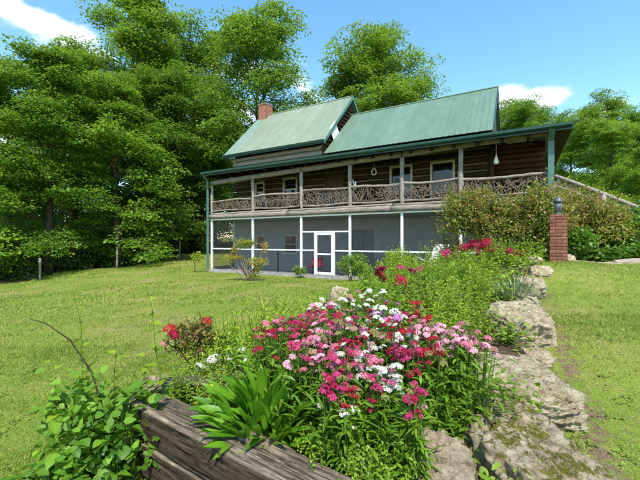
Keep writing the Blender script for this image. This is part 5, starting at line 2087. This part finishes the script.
PM = {'feathery': [perennial_meshes(70 + k, .60, 15, .32, .115, 'feathery_leaf', .22, 30) for k in range(3)],
      'lime': [perennial_meshes(80 + k, .52, 17, .32, .095, 'lime_leaf', .26, 28) for k in range(2)],
      'broad': [perennial_meshes(90 + k, .40, 15, .24, .085, 'weed_leaf', .38, 20) for k in range(3)],
      'weed': [perennial_meshes(120 + k, .36, 20, .22, .055, 'bed_leaf', .45, 22) for k in range(2)],
      'tall': [perennial_meshes(95, .95, 14, .34, .10, 'feathery_leaf')]}
PER = [
    # x, y, kind, scale, label
    (1.35, 3.6, 'feathery', 1.0, 'feathery green perennial just behind the palest pink flowers'),
    (1.7, 3.95, 'tall', .66, 'tall narrow leaved perennial standing left of the layered boulder'),
    (1.55, 4.6, 'lime', 1.05, 'yellow-green perennial behind the feathery one in mid bed'),
    (2.15, 4.85, 'feathery', 1.1, 'feathery perennial behind the layered boulder'),
    (.85, 4.35, 'feathery', .95, 'feathery green perennial behind the scarlet flowers'),
    (1.15, 5.5, 'lime', 1.15, 'yellow-green perennial left of centre in the middle of the bed'),
    (2.0, 5.9, 'lime', 1.2, 'bright yellow-green perennial in the middle of the bed'),
    (2.7, 6.4, 'feathery', 1.2, 'feathery perennial behind the strap leaved clump'),
    (1.55, 6.9, 'feathery', 1.1, 'soft green perennial left of the crimson far flowers'),
    (2.3, 7.4, 'lime', 1.25, 'yellow-green perennial below the crimson far flowers'),
    (3.1, 7.6, 'tall', .78, 'tall yellow-green perennial in front of the small brown shrub'),
    (2.55, 8.4, 'tall', .9, 'tallest bright perennial near the white lounge chair'),
    (3.6, 8.8, 'feathery', 1.2, 'feathery perennial at the foot of the large russet shrub'),
    (4.5, 8.7, 'broad', 1.5, 'leafy green perennial left of the pier foot'),
    (.45, 5.0, 'broad', 1.1, 'leafy perennial in front of the grey rock'),
    (1.3, 8.4, 'broad', 1.5, 'leafy perennial between the tall bush and the flower bed middle'),
    (.55, 6.6, 'feathery', .9, 'low feathery perennial beside the grey rock on the lawn side'),
    (-.9, 3.5, 'lime', .95, 'yellow-green perennial at the lawn edge in front of the red rose'),
    (-.62, 2.9, 'broad', 1.1, 'leafy plant behind the short timber end'),
    (-.55, 3.9, 'feathery', 1.0, 'thin feathery plant on the lawn edge right of the rose'),
    (.16, 1.64, 'broad', .75, 'leafy weed in the front of the bed behind the timber'),
    (.22, 1.50, 'broad', .62, 'low leafy weed at the front corner left of the pinkish boulder'),
    (.05, 1.72, 'broad', .72, 'leafy weed right of the bright leaf clump above the timber'),
    (.52, 2.02, 'broad', .75, 'dark leafy plant at the back of the mossy boulder'),
    (.82, 2.4, 'broad', .8, 'leafy green plant below the palest pink flowers'),
    (1.02, 2.8, 'broad', .8, 'leafy green plant left of the broad pale slab'),
    (1.5, 3.5, 'broad', .75, 'leafy plant between the pale slab and the feathery perennials'),
    (1.05, 3.2, 'lime', .9, 'yellow-green plant between the palest pink flowers and the feathery ones'),
    (1.22, 3.3, 'feathery', .8, 'feathery plant leaning over the back of the pale slab'),
    (1.65, 4.3, 'lime', 1.05, 'yellow-green perennial leaning on the layered boulder'),
    (2.45, 5.35, 'lime', 1.0, 'yellow-green perennial left of the strap leaved clump'),
    (.75, 5.0, 'lime', .95, 'yellow-green perennial right of the grey rock'),
    (1.6, 5.3, 'tall', .72, 'tall feathery perennial in the very middle of the bed'),
    (2.6, 7.0, 'lime', 1.2, 'yellow-green perennial behind the farther strap leaved clump'),
    (3.3, 6.9, 'feathery', 1.0, 'feathery perennial beside the farther strap leaved clump'),
    (1.9, 8.1, 'lime', 1.35, 'yellow-green perennial in front of the white lounge chair'),
    (3.9, 7.9, 'feathery', 1.15, 'feathery perennial left of the pier behind the edging stones'),
    (3.0, 9.0, 'lime', 1.45, 'large yellow-green perennial at the foot of the small brown shrub'),
    (4.3, 9.0, 'feathery', 1.3, 'soft green perennial at the foot of the tall russet shrub'),
    (5.0, 8.75, 'broad', 1.4, 'leafy plant squeezed between the pier and the russet shrub'),
    (1.0, 6.3, 'feathery', 1.1, 'feathery perennial at the lawn side of the bed middle'),
    (1.0, 7.5, 'broad', 1.5, 'broad leaved perennial on the lawn side below the tall bush'),
    (.15, 5.6, 'broad', 1.0, 'broad leaved perennial left of the grey rock'),
    (-.25, 4.6, 'lime', .8, 'yellow-green plant on the lawn edge behind the dark red flowers'),
    (-.9, 2.75, 'lime', .62, 'yellow-green sprigs just behind the short timber end'),
    (-.42, 2.55, 'feathery', .8, 'thin feathery plant between the short timber and the leaf clump'),
    (-.6, 2.2, 'broad', .5, 'small leafy weed on the front timber left of the leaf clump'),
    (-.74, 3.1, 'feathery', 1.0, 'feathery plant right beside the red rose bush'),
    (-.38, 3.3, 'lime', 1.0, 'yellow-green plant between the rose bush and the dark red flowers'),
    (-.62, 2.45, 'lime', .5, 'small yellow-green weed behind the yellow bloom'),
    (-.25, 2.35, 'broad', .6, 'leafy weed behind the big bright leaf clump'),
    (-1.1, 2.9, 'broad', .6, 'leafy weed at the left end of the short timber'),
    (-1.05, 3.7, 'feathery', .7, 'feathery plant behind the red rose bush'),
    (.30, 1.58, 'weed', .8, 'light green weed at the front of the bed beside the pinkish boulder'),
    (.02, 1.62, 'weed', .75, 'light green weed right below the white seed head'),
    (.14, 1.48, 'weed', .6, 'low light green weed touching the back of the front timber'),
    (.34, 1.72, 'weed', .8, 'light green weed below the solitary magenta flowers'),
    (.18, 1.80, 'weed', .85, 'light green weed below the low red flowers'),
    (1.72, 3.78, 'lime', .72, 'yellow-green tuft in the gap between the pale slab and the layered boulder'),
    (1.95, 3.62, 'broad', .6, 'low leafy plant filling the gap behind the thin flat stone'),
    (-1.0, 3.3, 'lime', .8, 'yellow-green plant half hidden behind the rose bush'),
    (-.85, 2.95, 'weed', 1.1, 'light green weed at the foot of the rose bush'),
    (-.5, 3.15, 'feathery', .95, 'feathery plant between the rose bush and the white flowers'),
    (-.2, 3.35, 'broad', 1.0, 'broad leaved plant behind the leftmost dark red flowers'),
    (-.45, 2.75, 'weed', 1.0, 'light green weed behind the white flowers'),
    (-.98, 2.42, 'weed', .7, 'light green weed between the two timbers at their left ends'),
    (-.78, 2.36, 'weed', .75, 'light green weed overlapping the front timber beside the yellow bloom'),
    (-.72, 2.72, 'feathery', .75, 'feathery plant rising over the short timber'),
    (-.95, 3.0, 'lime', .85, 'yellow-green plant in front of the rose bush'),
    (.36, 1.9, 'broad', .75, 'leafy plant under the white crowded flowers'),
    (.78, 2.05, 'broad', .8, 'leafy plant under the bright magenta flowers'),
    (-.1, 2.25, 'broad', .8, 'leafy plant under the magenta flowers right of the leaf clump'),
    (.15, 2.7, 'broad', .9, 'leafy plant under the middle of the flower mass'),
    (-.3, 2.9, 'broad', .8, 'leafy plant under the crimson flowers by the lawn'),
]
for i, (x, y, k, s, lab) in enumerate(PER):
    z = max(b1(x, y), g1(x, y))
    o = empty('perennial', (x, y, z), i * 1.3, s)
    a, b_ = PM[k][i % len(PM[k])]
    put('stems', a, o)
    put('foliage', b_, o)
    tag(o, lab, 'plant', 'green perennials in the bed')


def far_crimson():
    r = R(44)
    spec = [(443, 254, 6.2, 2, 'single large crimson bloom at the left of the far red row'), (468, 247, 7.6, 7, 'crimson flowers at the left end of the far red row'),
            (482, 243, 8.2, 9, 'crimson flowers in the middle of the far red row'), (497, 250, 7.8, 6, 'crimson flowers right of the middle in the far red row'),
            (513, 252, 8.0, 5, 'crimson flowers at the right end of the far red row near the pier'),
            (404, 268, 6.0, 5, 'crimson and pink flowers behind the main flower mass, lawn side'), (382, 276, 5.4, 5, 'pink flowers at the back of the bed beside the grey rock')]
    for i, (px, py, Y, n, lab) in enumerate(spec):
        X = (px - 320) / 350 * Y
        zt = CAMH - (py - 239.5) / 350 * Y
        zb = max(b1(X, Y), g1(X, Y))
        o = empty('crimson_flower', (X, Y, zb))
        tb, LV = Tubes(), Leaves()
        for k in range(n):
            e = np.array([r.normal() * .16, r.normal() * .12, zt - zb + r.normal() * .05])
            if n == 2:
                e = np.array([k * .06, 0, zt - zb + k * .03])
            tb.add([(e[0] * .3, e[1] * .3, -.02), e * np.array([.7, .7, .6]), e], .004, 4)
            f = bpy.data.objects.new('flower_head', HEADS[('crimson', 'magenta')[i % 2 if i < 1 or i > 4 else 0] if n > 2 else 'magenta'][int(r.integers(0, 3))])
            link(f, o)
            f.location = e
            f.rotation_euler = (r.normal() * .5 + .5, r.normal() * .4, r.uniform(0, 6))
            s = r.uniform(1.3, 2.1)
            f.scale = (s, s, s)
        m = 160
        P = np.stack([r.normal(size=m) * .16, r.normal(size=m) * .14, r.uniform(0, 1, m) * (zt - zb) * .9], 1)
        Ls = r.uniform(.07, .13, m)
        LV.add(T_LANCE, P, rand_dirs(r, m, .5) + np.array([0, 0, .4]), np.tile([0, 0, 1.], (m, 1)) + r.normal(size=(m, 3)) * .3, Ls, Ls * .3, np.clip(r.normal(.5, .2, m), 0, 1), .3)
        put('stems', tb.mesh('stems', 'stem_green'), o)
        put('foliage', LV.mesh('foliage', 'weed_leaf'), o)
        tag(o, lab, 'flowers', 'crimson flowers far along the bed')


far_crimson()


def small_flowers():
    r = R(45)
    # red rose bush on the lawn side
    o = shrub('rose_bush', 'reddish leaved rose bush with two red blooms on the lawn side of the bed', 'shrub', -1.12, 3.15, (.30, .26, .27), 1500, .040, 'rose_leaf', 46, z=.02, blobs=3, stems=9, sprigs=26, lift=.16, lvm=.5)
    for (x, y, z, c, s) in ((-.17, -.12, .60, 'scarlet', 1.15), (.12, -.05, .66, 'scarlet', .8), (-.13, -.16, .57, 'crimson', .9), (-.28, 0, .44, 'pink', .6), (.26, -.1, .38, 'pink', .6)):
        f = bpy.data.objects.new('flower_head', HEADS[c][1])
        link(f, o)
        f.location = (x, y, z)
        f.rotation_euler = (.5, r.normal() * .2, 1)
        f.scale = (s, s, s)
    # white yarrow
    for j, (px, py, Y, n, lab) in enumerate(((238, 354, 2.5, 5, 'white flowered plant with small heads behind the bright leaf clump'),
                                             (205, 362, 2.7, 3, 'thin grey-green plant with tiny white flowers behind the short timber'))):
        X = (px - 320) / 350 * Y
        zt = CAMH - (py - 239.5) / 350 * Y
        zb = max(b1(X, Y), g1(X, Y))
        o = empty('white_flower', (X, Y, zb))
        tb, LV = Tubes(), Leaves()
        for k in range(n):
            e = np.array([r.normal() * .09, r.normal() * .07, zt - zb + r.normal() * .03])
            tb.add([(e[0] * .3, e[1] * .3, -.02), e * np.array([.7, .7, .6]), e], .0025, 4)
            f = bpy.data.objects.new('flower_head', HEADS['white'][2])
            link(f, o)
            f.location = e
            f.rotation_euler = (r.normal() * .4 + .4, r.normal() * .3, r.uniform(0, 6))
            s = r.uniform(.45, .75)
            f.scale = (s, s, s)
        m = 420
        P = np.stack([r.normal(size=m) * .13, r.normal(size=m) * .12, r.uniform(0, 1, m) ** 1.2 * (zt - zb) * .95], 1)
        Ls = r.uniform(.03, .06, m)
        LV.add(T_LANCE, P, rand_dirs(r, m, .5) + np.array([0, 0, .6]), np.tile([0, 0, 1.], (m, 1)) + r.normal(size=(m, 3)) * .3, Ls, Ls * .18, np.clip(r.normal(.5, .2, m), 0, 1), .3)
        put('stems', tb.mesh('stems', 'stem_green'), o)
        put('foliage', LV.mesh('foliage', 'grey_strap_leaf'), o)
        tag(o, lab, 'flowers', 'white flowers near the lawn edge')
    # yellow bloom
    o = empty('yellow_flower', (-.70, 2.28, .28))
    f = bpy.data.objects.new('flower_head', HEADS['yellow'][2])
    link(f, o)
    f.location = (0, 0, .17)
    f.scale = (.55, .55, .5)
    tb = Tubes()
    tb.add([(0, 0, -.02), (.01, 0, .08), (0, 0, .165)], .002, 4)
    put('stem', tb.mesh('stem', 'stem_green'), o)
    tag(o, 'single small yellow bloom behind the front timber', 'flower')
    # seed head (puffball)
    Y = 1.66
    o = empty('seed_head', ((321 - 320) / 350 * Y, Y, b1(0, Y)))
    tb = Tubes()
    hz = CAMH - (405 - 239.5) / 350 * Y - b1(0, Y)
    tb.add([(0.02, 0, -.02), (.01, .01, hz * .5), (0, 0, hz)], .0022, 4)
    put('stem', tb.mesh('stem', 'stem_green'), o)
    LV = Leaves()
    n = 260
    dd = rand_dirs(r, n)
    LV.add(T_BLADE, np.zeros((n, 3)) + np.array([0, 0, hz]), dd, rand_dirs(r, n), .021, .006, np.ones(n))
    put('puff', LV.mesh('puff', 'petal_white'), o)
    tag(o, 'round white dandelion seed head standing right of the leaf clump', 'seed head')


small_flowers()


def bed_cover():
    r = R(52)
    LV = Leaves()
    n = 60000
    x, y = r.uniform(-1.4, 6.7, n), 1.2 + 11.5 * r.random(n) ** 1.6
    k = inside(BED, x, y)
    for ob in bpy.data.objects:
        if ob.name.startswith('boulder'):
            dx, dy = x - ob.location.x, y - ob.location.y
            ca, sa = math.cos(ob.rotation_euler.z), math.sin(ob.rotation_euler.z)
            k &= ((dx * ca + dy * sa) / (ob.dimensions.x * .43)) ** 2 + ((-dx * sa + dy * ca) / (ob.dimensions.y * .43)) ** 2 > 1
    x, y = x[k], y[k]
    n = len(x)
    hmax = np.interp(y, [1, 2.5, 5, 9, 13], [.10, .16, .30, .40, .45])
    z = np.maximum(bh(x, y), gh(x, y)) + r.random(n) ** 1.4 * hmax
    P = np.stack([x, y, z], 1)
    Ls = r.uniform(.03, .065, n) * np.interp(y, [1, 5, 12], [1, 1.5, 2.2])
    LV.add(T_LANCE, P, rand_dirs(r, n, .4) + np.array([0, -.1, .35]), np.tile([0, 0, 1.], (n, 1)) + r.normal(size=(n, 3)) * .35, Ls, Ls * r.uniform(.25, .6, n), np.clip(r.normal(.45, .22, n), 0, 1), .2)
    o = put('bed_groundcover', LV.mesh('bed_groundcover', 'bed_leaf'))
    tag(o, 'low mixed green leaves covering the soil of the flower bed', 'groundcover', kind='stuff')


bed_cover()


def corner_vine():
    """leafy vine heaped over the far end of the front timber, with long shoots"""
    o = empty('vine', (-1.38, 2.02, g1(-1.38, 2.02)))
    r = R(17)
    ms = leaf_part_meshes('leaf', 'ovate', 'vine_leaf', 8, 29)
    tb = Tubes()
    base = np.array(o.location)

    ms2 = leaf_part_meshes('leaf', 'ovate', 'feathery_leaf', 4, 31)

    def leaf(p, az, el, s, young=False):
        b = bpy.data.objects.new('leaf', ms2[int(r.integers(0, 4))] if young else ms[int(r.integers(0, 8))])
        link(b, o)
        b.location = p
        b.rotation_euler = (r.normal() * .3, el, az)
        b.scale = (s, s, s)
    # mound: runners flow from the timber end down to the lawn
    for k in range(40):
        a = r.uniform(0, 2 * PI)
        q = math.sqrt(r.random())
        e = np.array([math.cos(a) * q * .36 + .08, math.sin(a) * q * .26 + .02, .06 + .50 * (1 - q ** 2) * r.uniform(.4, 1.05) + .12 * (math.cos(a) * q)])
        b0 = np.array([.10 + r.normal() * .04, .07 + r.normal() * .04, .02])
        mid = (b0 + e) / 2 + np.array([0, 0, .12])
        tb.add([b0, mid, e], [.004, .003, .002], 4)
        for j in range(5):
            t = r.uniform(.35, 1.05)
            p = (1 - t) ** 2 * b0 + 2 * t * (1 - t) * mid + t * t * e + r.normal(size=3) * np.array([.04, .04, .025])
            leaf(p, -PI / 2 + r.normal() * 1.0, r.normal() * .35 + .3, r.uniform(.05, .095))
    # spill over the timber end
    for k in range(22):
        leaf((r.uniform(.20, .46), r.uniform(.0, .24), .43 + r.uniform(0, .10)), r.uniform(0, 6), r.normal() * .3, r.uniform(.06, .09))
    # upright young shoots
    for (dx, dy, h, lean, n) in ((-.02, .10, .95, -.10, 14), (.12, .16, .72, -.05, 12), (.40, .22, 1.08, -.16, 16), (.46, .12, .55, .02, 10), (-.12, .02, .62, -.10, 10), (.25, .2, .6, .0, 10)):
        s = np.linspace(0, 1, 7)
        pts = np.stack([dx + lean * s ** 1.5 + .015 * np.sin(s * 9), dy + .03 * s, .15 + h * s * .92], 1)
        tb.add(pts, np.linspace(.005, .0014, 7), 5)
        for j in range(n):
            t = .25 + .75 * (j + .5) / n
            p = [np.interp(t, s, pts[:, c]) for c in range(3)]
            leaf(p, j * 2.5 + r.normal() * .3, -.25 + r.normal() * .3, .095 * (1.15 - .7 * t), True)
    LV = Leaves()
    foliage(r, LV, (.08, .04, .24), (.36, .26, .34), 900, .055, T_OVATE, .7, .45, .45, .22, clumps=24)
    foliage(r, LV, (.02, -.10, .10), (.34, .22, .16), 400, .05, T_OVATE, .7, .45, .45, .22, clumps=14)
    put('small_foliage', LV.mesh('small_foliage', 'vine_leaf'), o)['kind'] = 'stuff'
    put('runners', tb.mesh('runners', 'stem_green'), o)
    tag(o, 'leafy green vine heaped over the far end of the front timber', 'vine')
    # second, low creeper in the grass at the foot of the timber
    o = empty('creeper', (-1.36, 1.80, g1(-1.36, 1.80)))
    tb = Tubes()
    for k in range(48):
        a = r.uniform(0, 2 * PI)
        q = math.sqrt(r.random())
        e = np.array([math.cos(a) * q * .34, math.sin(a) * q * .26, .05 + .26 * (1 - q ** 2) * r.uniform(.4, 1)])
        tb.add([(0, 0, 0), e * np.array([.5, .5, .9]), e], [.003, .003, .002], 4)
        for j in range(5):
            leaf(e + r.normal(size=3) * np.array([.035, .035, .015]), j * 1.26 + r.normal() * .3, .1 + r.normal() * .3, r.uniform(.045, .085))
    put('runners', tb.mesh('runners', 'stem_green'), o)
    tag(o, 'low leafy creeper in the grass at the lower left below the vine', 'vine')
    # bare arching cane
    c = Tubes()
    p = [(-1.24, 2.06, .10), (-1.27, 2.07, .36), (-1.36, 2.08, .62), (-1.50, 2.10, .80), (-1.66, 2.12, .895), (-1.78, 2.14, .92)]
    c.add(p, [.0058, .0054, .0048, .004, .003, .0016], 6)
    me = c.mesh('arching_cane', 'bark_dark')
    q = put('arching_cane', me)
    tag(q, 'bare dark cane arching out of the vine over the lawn', 'cane')


corner_vine()


# ------------------------------------------------------------------ lawn grass
def grass():
    r = R(99)
    LV = Leaves()

    def strew(n, x0, x1, y0, y1, L, W, ypow=1.0):
        x = r.uniform(x0, x1, n)
        y = y0 + (y1 - y0) * r.random(n) ** ypow
        k = np.abs(x) < y * 1.35 + 3.0
        k &= ~inside(BED, x, y)
        k &= ~inside(FOREST, x, y)
        da = dirt_amount(x, y)
        k &= r.random(n) > np.clip(da * 2.0, 0, .93)
        tt = (x - P0[0]) * U[0] + (y - P0[1]) * U[1]
        vv = (x - P0[0]) * Vv[0] + (y - P0[1]) * Vv[1]
        k &= ~((tt > -.15) & (tt < 16.1) & (vv > -.15))
        k &= ~((x > 4.6) & (y > 8.55 + .25 * r.normal(size=n) * .3) & (x < 13))
        x, y = x[k], y[k]
        n = len(x)
        z = gh(x, y) - .004
        # patchiness: thin, dry and lush patches
        pn = np.sin(x * 1.9 + 2 * np.sin(y * 1.1)) * np.sin(y * 2.3 + 1.5 * np.sin(x * .9)) + .6 * np.sin(x * 5.1 + y * 3.7) * np.sin(y * 6.1 - x * 2.2)
        lush = np.where(x > 3.2, .35, 0) * np.clip((x - 2.5) / 3, 0, 1)
        keep = r.random(n) < np.clip(.72 + .35 * pn + lush, .2, 1)
        x, y, z, pn = x[keep], y[keep], z[keep], pn[keep]
        n = len(x)
        d = rand_dirs(r, n, .5)
        d[:, 2] = np.abs(d[:, 2]) + r.uniform(.25, 1.1, n)
        Ls = L * r.uniform(.5, 1.25, n) * (1 + .25 * np.clip(pn, -1, 1))
        big = np.sin(x * .45 + 1.3 * np.sin(y * .31)) * np.sin(y * .52 + 1.1 * np.sin(x * .27 + 2))
        tan = (r.random(n) < dirt_amount(x, y) * 1.2 + .05 + .10 * np.clip(pn, 0, 1)) * .45
        lv = np.clip(.36 + tan + .20 * big - .14 * pn + r.normal(size=n) * .19 + (r.random(n) < .06) * .5, 0, 1)
        LV.add(T_BLADE, np.stack([x, y, z], 1), d, rand_dirs(r, n), Ls, W * r.uniform(.7, 1.3, n), lv)
    strew(150000, 1.0, 5.4, 0.6, 5.0, .045, .006, 1.1)
    strew(130000, -5.2, 1.0, 0.5, 5.0, .05, .0065, 1.15)
    strew(30000, -8, 8, -1.5, 1.5, .05, .010)
    strew(130000, -13, 13, 3.5, 9.0, .06, .010)
    strew(95000, -24, 6, 8.5, 24, .085, .020, 1.3)
    strew(14000, -22, -4, 20, 38, .11, .035)
    nt_ = 420
    cx, cy = r.uniform(-7, 8, nt_), 1.6 + 8 * r.random(nt_) ** 1.5
    kk = ~inside(BED, cx, cy) & (np.abs(cx) < cy * 1.02 + .5) & ~((cx > 4.6) & (cy > 8.4))
    cx, cy = np.repeat(cx[kk], 22), np.repeat(cy[kk], 22)
    m = len(cx)
    cx, cy = cx + r.normal(size=m) * .05, cy + r.normal(size=m) * .05
    P = np.stack([cx, cy, gh(cx, cy) + r.uniform(.005, .05, m)], 1)
    s = r.uniform(.014, .032, m)
    LV.add(T_OVATE, P, rand_dirs(r, m, .3), np.tile([0, 0, 1.], (m, 1)) + r.normal(size=(m, 3)) * .3, s, s * .8, np.clip(r.normal(.25, .14, m), 0, 1))
    o = put('lawn_grass', LV.mesh('lawn_grass', 'grass_blade'))
    tag(o, 'short mown lawn grass with dry patches', 'grass', kind='stuff')


grass()
